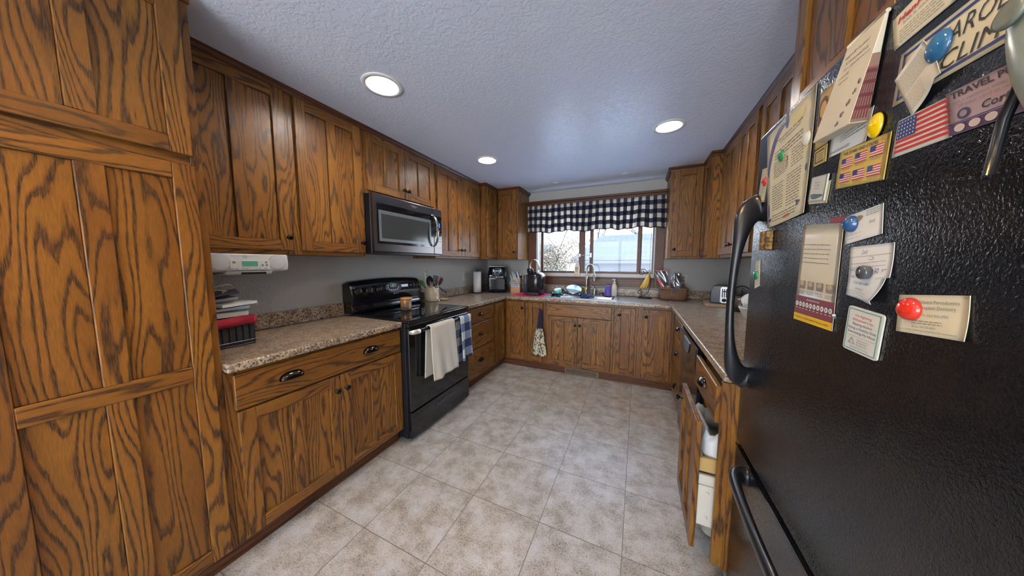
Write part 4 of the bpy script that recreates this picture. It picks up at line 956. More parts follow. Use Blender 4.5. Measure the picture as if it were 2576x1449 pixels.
MB().cyl((AF.x-.085, AF.y-.165, AF.z+.222), (AF.x+.085, AF.y-.165, AF.z+.222), .009).box(*lb(-.082, -.068, -.165, -.135, .216, .228)).box(*lb(.068, .082, -.165, -.135, .216, .228)).build('handle', mat('fryer_handle', (.40, .38, .36), .3, .8), t)
nn = Vector((0, -.88, .47)).normalized(); uu = Vector((0, .47, .88)).normalized(); O_ = Vector((AF.x, AF.y-.113, AF.z+.302))
pl = [O_+Vector((.070*math.copysign(abs(math.cos(q))**.6, math.cos(q)), 0, 0))+uu*(.046*math.copysign(abs(math.sin(q))**.6, math.sin(q))) for q in [2*PI*k/32 for k in range(32)]]
pan = MB().prism(pl, nn*.006).build('control_panel', mat('fryer_panel', (.03, .04, .05), .08), t)
MB().tube([q+nn*.006 for q in pl], .0012, 6, close=True).build('panel_rim', STEEL, pan)
m = MB()
for i in range(4):
    for j in range(3):
        if j == 2 and i not in (0, 3): continue
        q = O_+nn*.0062+Vector((-.030+i*.020, 0, 0))+uu*(.012-j*.016); m.lathe([(.0052, 0), (.0045, .0012), (.00001, .0012)], q, nn, 10)
for sx_ in (-1, 1): m.prism([O_+nn*.0062+Vector((sx_*.050-.006, 0, 0))+uu*-.010, O_+nn*.0062+Vector((sx_*.050+.006, 0, 0))+uu*-.010, O_+nn*.0062+Vector((sx_*.050+.006, 0, 0))+uu*.022, O_+nn*.0062+Vector((sx_*.050-.006, 0, 0))+uu*.022], nn*.001)
m.build('touch_icons', mat('icon_glow', (.55, .75, .78), .4, emis=.5), t)
MB().text('PowerXL', O_+nn*.001+uu*-.064, (1, 0, 0), uu, .016, align='CENTER', lift=.004, shear=.2).build('logo', mat('logo_pale', (.45, .50, .52), .4), t)
turn(t, az)

# knife block with knives
KB = Vector((-1.575, 3.560, .9145)); kz = .36
t = thing('knife_block', 'light wood knife block full of white-handled knives', 'knife block', tuple(KB))
m = MB().prism([(KB.x-.060, KB.y-.07, KB.z), (KB.x-.060, KB.y+.08, KB.z), (KB.x-.060, KB.y+.08, KB.z+.19), (KB.x-.060, KB.y+.015, KB.z+.215), (KB.x-.060, KB.y-.02, KB.z+.09), (KB.x-.060, KB.y-.07, KB.z+.082)], (.125, 0, 0), grain='z')
m.build('block', mat('block_wood', (.42, .25, .12), .45), t, bev=.003)
MB().box(KB.x-.060, KB.x+.065, KB.y-.085, KB.y-.0705, KB.z, KB.z+.070).build('front_step', mat('block_orange', (.46, .20, .045), .4), t, bev=.002)
MB().text('Cuisinart', (KB.x+.002, KB.y-.0855, KB.z+.030), (1, 0, 0), (0, 0, 1), .014, align='CENTER', width=.075, lift=.0006).build('lettering', INK, t)
turn(t, kz)
RZ = Matrix.Rotation(kz, 3, 'Z'); KH = mat('knife_handle_white', (.58, .62, .64), .25)
def knife(p, d, L, lab, grp):
    P = KB+RZ @ Vector(p); D = (RZ @ Vector(d)).normalized(); t = thing('kitchen_knife', lab, 'knife', tuple(P), grp)
    q = RZ @ Vector((0, -.3, 1)); MB().tube([P, P+D*L*.3, P+D*L*.75+q*.002, P+D*L], [.0062, .0085, .0075, .0088], 10, ry=[.008, .012, .010, .012]).build('handle', KH, t)
    MB().tube([P-D*.012, P], [.005, .006], 8).build('bolster', STEEL, t)
labs = [('leftmost large white-handled knife in the block', (-.042, -.012, .105), (-.25, -.35, 1), .085), ('tall white-handled knife second from the left in the block', (-.020, .012, .185), (-.22, -.35, 1), .120), ('white-handled knife behind the leftmost one in the block', (-.045, .02, .165), (-.30, -.4, 1), .105), ('white-handled knife in the middle of the block', (.008, .008, .170), (-.24, -.35, 1), .115), ('short white-handled knife right of the middle in the block', (.028, -.010, .125), (-.18, -.35, 1), .095), ('tallest white-handled knife at the right of the block', (.046, .020, .195), (-.24, -.3, 1), .120)]
for lab, p, d, L in labs: knife(p, d, L, lab, 'large knives in the upper slots')
for i in range(7): knife((-.050+i*.0172, -.055, .086), (-.28, -.55, 1), .075, '%s white-handled steak knife in the front row of the knife block' % ['leftmost', 'second from left', 'third from left', 'middle', 'third from right', 'second from right', 'rightmost'][i], 'steak knives in the front row')

# mat and coffee maker
CM = Vector((-1.222, 3.430, .9145))
o = MB().prism([(-1.52, 3.262, .9145), (-1.07, 3.225, .9145), (-1.085, 3.640, .9145), (-1.50, 3.650, .9145)], (0, 0, .003)).build('placemat', mat('magenta_felt', (.52, .018, .075), .9)); tag(o, 'bright pink-red mat lying under the coffee maker', 'mat')
t = thing('coffee_maker', 'black pod coffee maker with a raised silver loop handle, on the pink mat', 'coffee maker', (CM.x, CM.y, .9178))
m = MB(); rings = []
for z, w_, f in ((0, .094, .115), (.004, .104, .125), (.16, .115, .135), (.235, .119, .135), (.262, .110, .125), (.285, .086, .10), (.298, .050, .06)):
    rings.append([(CM.x+w_*math.copysign(abs(math.cos(q))**.72, math.cos(q)), CM.y+f*math.copysign(abs(math.sin(q))**.72, math.sin(q)), .9178+z) for q in [2*PI*k/40 for k in range(40)]])
loft(m, rings, capb=True, capt=True); m.build('body', mat('coffee_black', (.012, .010, .012), .16), t)
MB().box(CM.x-.085, CM.x+.085, CM.y-.146, CM.y-.1315, .922, .962).build('drip_tray', BLACKP, t, bev=.003)
m = MB(); rings = []
for z, k in ((.02, 1), (.17, 1), (.215, 1.0), (.262, .96)):
    rings.append([(CM.x-.104+.034*k*math.cos(q), CM.y-.075+.060*k*math.sin(q), .9178+z) for q in [2*PI*i/24 for i in range(24)]])
loft(m, rings, capb=True, capt=True); m.build('water_tank', mat('tank_smoke', (.05, .055, .07), .08), t)
MB().lathe([(.030, 0), (.036, .01), (.036, .05), (.030, .062), (.00001, .064)], (CM.x-.045, CM.y-.085, .9178+.285), (0, -.3, 1), 24, sx=1.2).build('brew_head', mat('coffee_gloss', (.008, .008, .008), .05), t)
m = MB(); H = [(CM.x-.005+.062*math.cos(q), CM.y-.045-.01*math.sin(q), .9178+.370+.085*math.sin(q)) for q in [-.6+(PI+1.2)*k/20 for k in range(21)]]
m.tube(H, .010, 12, ry=.013); m.build('lift_handle', CHROME, t, subsurf=1)
m = MB().tube([(-1.580, RY1-.012, 1.150), (-1.578, RY1-.045, 1.140), (-1.560, RY1-.05, 1.09), (-1.50, RY1-.06, 1.03), (-1.42, 3.66, .99), (-1.34, 3.52, .985), (-1.305, 3.47, .985)], .0035, 8); m.build('power_cord', BLACKP, t)
MB().cyl((-1.580, RY1-.006, 1.130), (-1.580, RY1-.035, 1.130), .013).build('plug', BLACKP, t)
tag(MB().lathe([(.025, 0), (.024, .030), (.014, .040), (.00001, .041)], (-1.590, RY1-.0076, 1.170), (0, -1, 0), 20).build('night_light', WHITEP), 'round white night light plugged into the outlet left of the window', 'night light')

# ------------------------------------------------------------------ sink and what stands around it
t = thing('sink', 'stainless double-bowl drop-in sink under the window', 'sink', (-.61, 3.45, .90))
SX0, SX1, SY0, SY1 = -1.025, -.195, 3.215, 3.700
LBx, RBx = (-.975, -.620), (-.590, -.245); BY = (3.275, 3.635)
m = MB(); z0, z1 = .9145, .9215
m.box(SX0, SX1, SY0, BY[0], z0, z1).box(SX0, SX1, BY[1], SY1, z0, z1).box(SX0, LBx[0], BY[0], BY[1], z0, z1).box(LBx[1], RBx[0], BY[0], BY[1], z0, z1).box(RBx[1], SX1, BY[0], BY[1], z0, z1)
m.build('rim', STEEL, t, bev=.002)
def bowl(x0, x1, y0, y1, zt, zb):
    mb = MB(); rings = []
    for z, ins, R in ((zt, 0, .035), (zt-.02, .004, .04), (zb+.03, .014, .05), (zb+.008, .022, .05), (zb, .045, .05)):
        pts = []
        for cx, cy, a in ((x1-ins, y1-ins, 0), (x0+ins, y1-ins, 90), (x0+ins, y0+ins, 180), (x1-ins, y0+ins, 270)):
            for k in range(6):
                q = math.radians(a+k*18); pts.append((cx-(R if a in (0, 270) else -R)+R*math.cos(q), cy-(R if a in (0, 90) else -R)+R*math.sin(q), z))
        rings.append(pts)
    loft(mb, rings[::-1], capb=True); return mb
for x0, x1 in (LBx, RBx):
    o = bowl(x0, x1, BY[0], BY[1], .920, .725).build('bowl', STEEL, t, solid=.0015)
    MB().lathe([(.04, .728), (.036, .7315), (.012, .7295), (.00001, .7295)], ((x0+x1)/2, 3.46, 0), seg=24).build('drain', NICKEL, o)
zt = .9216
FX, FY = -.607, 3.668
t = thing('faucet', 'brushed nickel gooseneck pull-down faucet arching over the sink', 'faucet', (FX, FY, zt))
MB().lathe([(.030, 0), (.031, .006), (.026, .012), (.022, .03), (.026, .06), (.029, .085), (.024, .105), (.017, .12), (.014, .15), (.0125, .20), (.0125, .23)], (FX, FY, zt), seg=28).build('base', NICKEL, t)
dr = Vector((.78, -.62, 0)).normalized(); P0 = Vector((FX, FY, zt+.22)); R = .062
arc = [P0, P0+Vector((0, 0, .06))]+[P0+Vector((0, 0, .095))+dr*(R-R*math.cos(q))+Vector((0, 0, R*1.25*math.sin(q))) for q in [PI*k/14 for k in range(0, 15)]]+[P0+dr*(2*R+.006)+Vector((0, 0, .055))]
MB().tube(arc, .0115, 14).build('spout', NICKEL, t, subsurf=1)
e = arc[-1]; MB().lathe([(.0125, 0), (.015, .02), (.017, .05), (.0225, .088), (.021, .092), (.00001, .092)], e, Vector((.10, -.05, -1)), 22).build('spray_head', NICKEL, t)
HX, HY = -.503, 3.668
MB().lathe([(.026, 0), (.027, .006), (.024, .02), (.022, .05), (.018, .07), (.008, .080), (.00001, .081)], (HX, HY, zt), seg=24).build('lever_base', NICKEL, t)
MB().tube([(HX, HY, zt+.070), (HX-.008, HY-.004, zt+.09), (HX-.035, HY-.01, zt+.112), (HX-.070, HY-.016, zt+.125)], [.009, .009, .007, .006], 10).build('lever', NICKEL, t)
o = MB().lathe([(.024, 0), (.026, .006), (.025, .016), (.022, .020)], (-.418, 3.668, zt), seg=24).lathe([(.024, .0202), (.023, .034), (.012, .037), (.00001, .037)], (-.418, 3.668, zt), seg=24, mi=1).build('soap_dish', [NICKEL, BLACKP]); tag(o, 'small round metal cap with a dark top behind the sink', 'cap')
o = MB().lathe([(.046, 0), (.0455, .006), (.036, .128), (.034, .130), (.00001, .130)], (-.335, 3.652, zt), seg=32).build('cup', mat('purple_plastic', (.13, .09, .42), .4)); tag(o, 'purple plastic cup standing upside down behind the sink', 'cup')
LX, LY = -.262, 3.655
t = thing('lotion_bottle', 'tall cream pump bottle of hand lotion at the right end of the sink', 'bottle', (LX, LY, zt))
MB().lathe([(.030, 0), (.033, .004), (.034, .06), (.033, .11), (.028, .135), (.017, .152), (.015, .158), (.00001, .158)], (LX, LY, zt), seg=28, sx=1, sy=.75).build('bottle', mat('lotion_cream', (.72, .64, .50), .35), t)
MB().lathe([(.015, .1585), (.015, .175), (.008, .180), (.006, .200), (.012, .203), (.010, .214), (.00001, .215)], (LX, LY, zt), seg=20).tube([(LX, LY, zt+.208), (LX-.020, LY-.012, zt+.210), (LX-.026, LY-.016, zt+.203)], .0045, 8).build('pump', mat('pump_cream', (.74, .69, .60), .35), t)
m = MB().text('Jergens', (LX-.012, LY-.0262, zt+.085), (1, 0, 0), (0, 0, 1), .012, width=.028)
for k in range(4): m.box(LX-.012+.003*k, LX+.006, LY-.0262, LY-.0257, zt+.068-k*.009, zt+.070-k*.009)
m.build('label_text', INKB, t)
# dish-soap bottle on the sill
t = thing('soap_bottle', 'white and orange dish soap bottle standing on the window sill', 'bottle', (-.755, 3.770, 1.1505))
MB().lathe([(.028, 0), (.033, .004), (.036, .05), (.036, .12), (.028, .165), (.014, .195), (.012, .200), (.00001, .200)], (-.755, 3.776, 1.1505), seg=28, sx=1, sy=.5).build('bottle', mat('soap_white', (.80, .76, .68), .3), t)
MB().lathe([(.0125, .2005), (.0125, .218), (.007, .222), (.006, .240), (.00001, .241)], (-.755, 3.776, 1.1505), seg=16).build('cap', WHITEP, t)
m = MB().box(-.779, -.735, 3.7565, 3.7572, 1.162, 1.285); lbl = m.build('label', two_tone('soap_label', (.80, .38, .06), (.78, .68, .50), 14, .42, .56, .4), t)
m = MB()
for k in range(6): m.box(-.775, -.742+.003*(k % 2), 3.7558, 3.7564, 1.272-k*.011, 1.277-k*.011)
m.build('label_text', INKG, lbl)

# dishes drying over the left bowl
zs = .9222
t = thing('frying_pan', 'dark frying pan lying flat over the left sink bowl with a grey handle', 'pan', (-.935, 3.46, zs))
MB().lathe([(.060, .006), (.075, .010), (.092, .034), (.095, .036), (.094, .033), (.077, .013), (.00001, .011)], (-.935, 3.46, zs-.006), seg=36).build('pan_body', mat('pan_dark', (.012, .013, .02), .18), t)
MB().tube([(-.868, 3.395, zs+.024), (-.81, 3.345, zs+.026), (-.70, 3.310, zs+.018)], [.008, .011, .009], 10, ry=[.004, .005, .005]).build('handle', mat('pan_handle', (.25, .26, .28), .35), t)
t = thing('teal_mug', 'upturned teal and white enamel mug resting in the frying pan', 'mug', (-.925, 3.44, zs+.008))
ax = Vector((-.16, -.22, 1)).normalized(); c = Vector((-.920, 3.452, zs+.018))
MB().lathe([(.045, 0), (.047, .004), (.0455, .050)], c, ax, 30, caps=False).build('body', mat('teal_enamel', (.06, .50, .40), .2), t, solid=.002)
MB().lathe([(.0458, .0505), (.047, .056), (.046, .064), (.043, .067), (.040, .064), (.00001, .063)], c, ax, 30).build('base', mat('enamel_white', (.75, .78, .76), .2), t)
MB().tube([c+ax*.058+Vector((.030, .034, 0)), c+ax*.060+Vector((.044, .056, .002)), c+ax*.036+Vector((.048, .062, 0)), c+ax*.012+Vector((.032, .038, 0))], .005, 8).build('handle', mat('enamel_dark', (.02, .02, .03), .2), t)
t = thing('sauce_pan', 'silver saucepan lying upside down and tilted over the sink', 'pan', (-.735, 3.42, zs+.01))
ax = Vector((.16, -.50, 1)).normalized(); c = Vector((-.728, 3.455, zs+.056))
MB().lathe([(.094, -.012), (.098, -.008), (.098, .030), (.094, .038), (.088, .042), (.00001, .042)], c, ax, 40).build('pan_body', mat('pan_polished', (.62, .66, .66), .22, .95), t)
MB().lathe([(.090, .0424), (.089, .0445), (.00001, .0440)], c, ax, 40).build('base_disc', mat('pan_base', (.50, .62, .62), .35, .6), t)
MB().tube([c+Vector((-.085, .0, -.01)), c+Vector((-.110, .01, .0)), c+Vector((-.130, .03, .035)), c+Vector((-.135, .05, .055)), c+Vector((-.115, .06, .062))], .0035, 8).build('handle', NICKEL, t)
t = thing('dish_brush', 'yellow-handled dish brush standing behind the tilted saucepan', 'brush', (-.66, 3.615, zs))
MB().tube([(-.615, 3.63, zs+.002), (-.610, 3.63, zs+.06), (-.625, 3.63, zs+.095), (-.655, 3.63, zs+.100), (-.672, 3.63, zs+.075), (-.672, 3.63, zs+.05)], .0065, 10).build('handle', mat('brush_yellow', (.66, .46, .03), .35), t)
MB().lathe([(.018, 0), (.022, .03), (.016, .055), (.00001, .06)], (-.678, 3.63, zs), seg=18).build('head', mat('brush_dark', (.03, .03, .04), .4), t)
def cloth_lump(u, v):
    a = 2*PI*u; r = .016+.058*v; x = -.545+r*1.15*math.cos(a); y = 3.36+r*1.05*math.sin(a)
    z = zs+.006+.036*(1-v**2.2)+.010*math.sin(a*3+v*5)*(1-v)*v*3+.006*math.sin(a*5+1)*v
    return (x, y, max(zs+.002, z))
m = MB().grid(cloth_lump, 40, 10); o = m.lathe([(.0165, .0), (.00001, .003)], (-.545, 3.36, zs+.040), seg=12).build('dish_cloth', mat('blue_cloth', (.012, .02, .085), .85, bump=(90, .5, .004)), solid=.002); tag(o, 'crumpled dark blue dish cloth over the sink divider', 'cloth')

# banana hanger
BX, BYy = .085, 3.640
IRON = mat('wrought_iron', (.035, .025, .020), .35, .6)
t = thing('banana_hanger', 'scrolled dark wrought-iron banana hanger on the counter right of the sink', 'banana hanger', (BX, BYy, .9145))
def spiral(c, r0, r1, a0, turns, n=26): return [(c[0]+(r0+(r1-r0)*k/n)*math.cos(a0+turns*2*PI*k/n), BYy, c[1]+(r0+(r1-r0)*k/n)*math.sin(a0+turns*2*PI*k/n)) for k in range(n+1)]
m = MB(); m.tube([(BX+.075*math.cos(q), BYy+.05*math.sin(q), .9185) for q in [2*PI*k/28 for k in range(28)]], .004, 8, close=True)
sp = spiral((BX-.058, .985), .010, .034, PI*.2, -1.35)
m.tube(sp+[(BX-.055, BYy, .935), (BX-.01, BYy, .945), (BX+.03, BYy, .98), (BX+.050, BYy, 1.05), (BX+.055, BYy, 1.13), (BX+.045, BYy, 1.19), (BX+.02, BYy, 1.225), (BX-.015, BYy, 1.262)]+spiral((BX-.040, 1.225), .040, .010, PI*.42, 1.3)[2:], .004, 8)
m.tube([(BX+.018, BYy, 1.225), (BX+.03, BYy, 1.245), (BX+.045, BYy, 1.25), (BX+.05, BYy, 1.235)], .0035, 8)
m.tube([(BX-.055, BYy, .935), (BX-.06, BYy, .9185)], .004, 8)
m.build('frame', IRON, t)
YEL = two_tone('banana_skin', (.70, .42, .05), (.46, .24, .03), 26, .55, .68, .45)
TOPB = Vector((BX+.030, BYy-.014, 1.215))
for i, (dx, dy, ln) in enumerate(((-.075, -.030, .165), (-.050, -.045, .170), (-.020, -.040, .160), (-.055, .000, .155))):
    P = [TOPB+Vector((i*.004, 0, 0)), TOPB+Vector((dx*.05, dy*.4, -.03)), TOPB+Vector((dx*.25, dy*.8, -ln*.45)), TOPB+Vector((dx*.62, dy*1.0, -ln*.78)), TOPB+Vector((dx*1.0, dy*.9, -ln*1.0)), TOPB+Vector((dx*1.12, dy*.85, -ln*1.06))]
    tag(MB().tube(P, [.005, .012, .021, .0215, .013, .005], 10).build('banana', YEL, subsurf=1), ['leftmost ripe banana on the iron hanger', 'front middle ripe banana on the iron hanger', 'right front ripe banana on the iron hanger', 'back banana hanging behind the others'][i], 'banana', 'bananas on the iron hanger')

# wicker basket with bags
WBX, WBY = .372, 3.655
def wicker_material():
    m = bpy.data.materials.new('wicker'); n, l, p = nodes(m); t = n.new('ShaderNodeTexCoord')
    w1 = n.new('ShaderNodeTexWave'); w1.bands_direction = 'X'; w1.inputs['Scale'].default_value = 28; l.new(t.outputs['Object'], w1.inputs[0])
    w2 = n.new('ShaderNodeTexWave'); w2.bands_direction = 'Z'; w2.inputs['Scale'].default_value = 45; l.new(t.outputs['Object'], w2.inputs[0])
    q = math_(n, l, 'MULTIPLY', w1.outputs[1], w2.outputs[1]); r = ramp(n, [(.05, (.05, .022, .010)), (.5, (.30, .15, .065))]); l.new(q, r.inputs[0]); l.new(r.outputs[0], p.inputs['Base Color'])
    b = n.new('ShaderNodeBump'); b.inputs['Strength'].default_value = .8; b.inputs['Distance'].default_value = .003; l.new(q, b.inputs['Height']); l.new(b.outputs[0], p.inputs['Normal']); return m
WIC = wicker_material()
t = thing('wicker_basket', 'brown wicker basket with a dark hoop handle right of the window', 'basket', (WBX, WBY, .9145))
def rr(w_, d_, z, R=.035, n=6):
    pts = []
    for cx, cy, a in ((w_, d_, 0), (-w_, d_, 90), (-w_, -d_, 180), (w_, -d_, 270)):
        for k in range(n):
            q = math.radians(a+k*90/(n-1)); pts.append((WBX+cx-math.copysign(R, cx)+R*math.cos(q), WBY+cy-math.copysign(R, cy)+R*math.sin(q), z))
    return pts
m = loft(MB(), [rr(.128, .094, .9145), rr(.134, .100, .93), rr(.142, .108, 1.045)]); m.build('woven_body', WIC, t, solid=.006)
MB().tube(rr(.145, .110, 1.048), .006, 8, close=True).build('rim', mat('wicker_rim', (.20, .09, .04), .5), t)
MB().tube([(WBX+.012, WBY-.116*math.cos(q), 1.03+.195*math.sin(q)) for q in [PI*k/24 for k in range(25)]], .004, 8).build('handle', IRON, t)
MB().box(WBX-.006, WBX+.034, WBY-.1205, WBY-.112, 1.022, 1.052).build('handle_clip', mat('navy_clip', (.03, .035, .07), .5), t, bev=.002)
def bag(name, lab, cx, cy, z0, z1, w_, lean, ph, twist=False):
    def fn(u, v):
        a = 2*PI*u; k = (math.sin(PI*min(1, v*.92+.08))**.5) if not twist else (math.sin(PI*min(1, (v*.8+.1)))**.8)
        top = .012 if v > .85 and not twist else (.008 if v > .9 else .055)
        dy = .052*k*(1-.75*v) if not twist else .05*k
        ww = w_*(.62+.38*v) if not twist else w_*k
        x = cx+lean*v+ww*math.cos(a)+.007*math.sin(a*5+v*14+ph)
        y = cy+dy*math.sin(a)+.006*math.sin(a*4+v*11+ph)
        return (x, y, z0+(z1-z0)*v+.005*math.sin(a*3+ph))
    t = thing(name, lab, 'plastic bag', (cx, cy, z0))
    MB().grid(fn, 36, 22).build('film', PLASTIC_BAG, t)
    return t
b1 = bag('zip_bag', 'clear zip bag with red packages leaning out left of the wicker basket', .300, 3.650, .935, 1.245, .066, -.055, 0)
tb = MB().box(.185, .325, 3.645, 3.651, 1.240, 1.252).build('zip_strip', mat('zip_pink', (.42, .10, .14), .4), b1)
MB().box(.240, .268, 3.615, 3.645, 1.00, 1.155, rot=Matrix.Rotation(-.45, 3, 'Y')).build('red_packet', mat('packet_red', (.60, .06, .05), .35), b1, bev=.004)
MB().ball((.315, 3.65, 1.045), .042, 1, .8, .9).build('snack', two_tone('snack_mix', (.45, .32, .2), (.12, .07, .05), 60), b1)
b2 = bag('plastic_bag', 'clear gathered plastic bag at the right side of the wicker basket', .435, 3.655, .935, 1.215, .070, -.030, 2.1, True)
MB().ball((.445, 3.655, 1.03), .052, 1, .8, .9).build('snack', two_tone('snack_pale', (.42, .36, .30), (.10, .16, .12), 45), b2)

# toaster on a cutting board
o = MB().box(.640, .905, 3.235, 3.640, .9145, .9345).build('cutting_board', mat('board_wood', (.50, .33, .18), .5)); o.rotation_euler[2] = -.10; tag(o, 'light wooden cutting board under the toaster', 'cutting board')
TC = Vector((.800, 3.430, .9355)); tz = -.32
t = thing('toaster', 'dark blue-black toaster with a silver end panel, standing on the cutting board', 'toaster', tuple(TC))
m = MB(); sec = [(-.092, 0), (-.098, .02), (-.095, .12), (-.080, .168), (-.058, .180), (.058, .180), (.080, .168), (.095, .12), (.098, .02), (.092, 0)]
m.prism([(TC.x+a, TC.y-.125, TC.z+b) for a, b in sec][::-1], (0, .25, 0)); m.build('body', mat('toaster_navy', (.016, .020, .038), .25), t, bev=.008, seg=3)
m = MB(); pl = [(-.032, .02), (-.032, .155), (-.022, .166), (.022, .166), (.032, .155), (.032, .02), (.02, .008), (-.02, .008)]
m.prism([(TC.x+.02+a, TC.y-.127, TC.z+b) for a, b in pl][::-1], (0, -.006, 0)[:3]); m.build('end_panel', mat('toaster_panel', (.50, .50, .50), .3, .6), t)
m = MB()
for k in (-.016, 0, .016): m.box(TC.x+.02+k-.004, TC.x+.02+k+.004, TC.y-.1345, TC.y-.1332, TC.z+.065, TC.z+.15)
m.build('slots', INK, t)
MB().lathe([(.018, 0), (.017, .012), (.00001, .013)], (TC.x+.02, TC.y-.1335, TC.z+.038), (0, -1, 0), 20).build('dial', BLACKP, t)
MB().box(TC.x+.005, TC.x+.035, TC.y-.155, TC.y-.135, TC.z+.118, TC.z+.128).build('lever', BLACKP, t, bev=.002)
turn(t, tz)
# kettle and a bowl of crumpled paper, farther along toward the fridge
t = thing('kettle', 'dark brown kettle with a thin hoop handle behind the toaster', 'kettle', (.835, 3.02, .9145))
MB().lathe([(.075, 0), (.085, .01), (.092, .05), (.085, .10), (.06, .135), (.035, .145), (.00001, .147)], (.835, 3.02, .9145), seg=32).ball((.835, 3.02, 1.072), .012).build('body', mat('kettle_brown', (.035, .022, .018), .3), t)
MB().tube([(.835+.080*math.cos(q), 3.02, 1.02+.115*math.sin(q)) for q in [PI*k/18 for k in range(19)]], .005, 8).build('handle', BLACKP, t)
t = thing('paper_bowl', 'pale bowl holding crumpled white paper, half hidden by the refrigerator', 'bowl', (.800, 2.66, .9145))
MB().lathe([(.040, 0), (.045, .006), (.075, .075), (.079, .085), (.074, .082), (.042, .012), (.00001, .010)], (.800, 2.66, .9145), seg=32).build('bowl', mat('bowl_pale', (.62, .60, .52), .4), t)
def crump(u, v):
    a = 2*PI*u; r = .062*math.sin(PI*(v*.9+.05)); k = 1+.22*math.sin(a*3+v*7)+.12*math.sin(a*7+v*13)
    return (.800+r*k*math.cos(a), 2.66+r*k*math.sin(a), .985+.115*v+.014*math.sin(a*4+v*6))
MB().grid(crump, 30, 12, smooth=False).build('paper', PAPER, t)

# oven mitt hanging on the narrow cabinet
t = thing('hanging_towel', 'cream patterned kitchen towel with a navy knitted top, hanging on a narrow cabinet door', 'towel', (-1.07, 3.135, .21))
def kn_(u, v):
    a = 2*PI*u; zz = .775-.235*v; w_ = .016+.012*math.sin(v*2.2)+.014*v**6; cx = -1.052-.012*v
    return (cx+w_*math.cos(a), 3.140+.014*math.sin(a)*(.6+.4*v), zz)
MB().grid(kn_, 20, 16).build('knitted_top', mat('navy_knit', (.010, .012, .045), .9, bump=(160, .6, .003)), t)
def sk(u, v):
    w_ = .034+.062*v**.8; x = -1.064-w_+2*w_*u; y = 3.132+.010*math.sin(u*PI*5)*(.4+.6*v); z = .545-.325*v-(.020*math.sin(PI*u) if v > .5 else 0)*((v-.5)*2)-.014*abs(u-.3)*v
    return (x, y, z)
MB().grid(sk, 40, 20).build('skirt', two_tone('toile_print', (.06, .06, .07), (.60, .52, .34), 55, .44, .50, .85, (1, 1, .55)), t, solid=.006)
MB().tube([(-1.052, 3.1515, .765), (-1.050, 3.148, .795), (-1.046, 3.143, .80), (-1.046, 3.137, .785), (-1.052, 3.137, .77)], .004, 8).build('loop', mat('orange_button', (.45, .12, .02), .4), t)

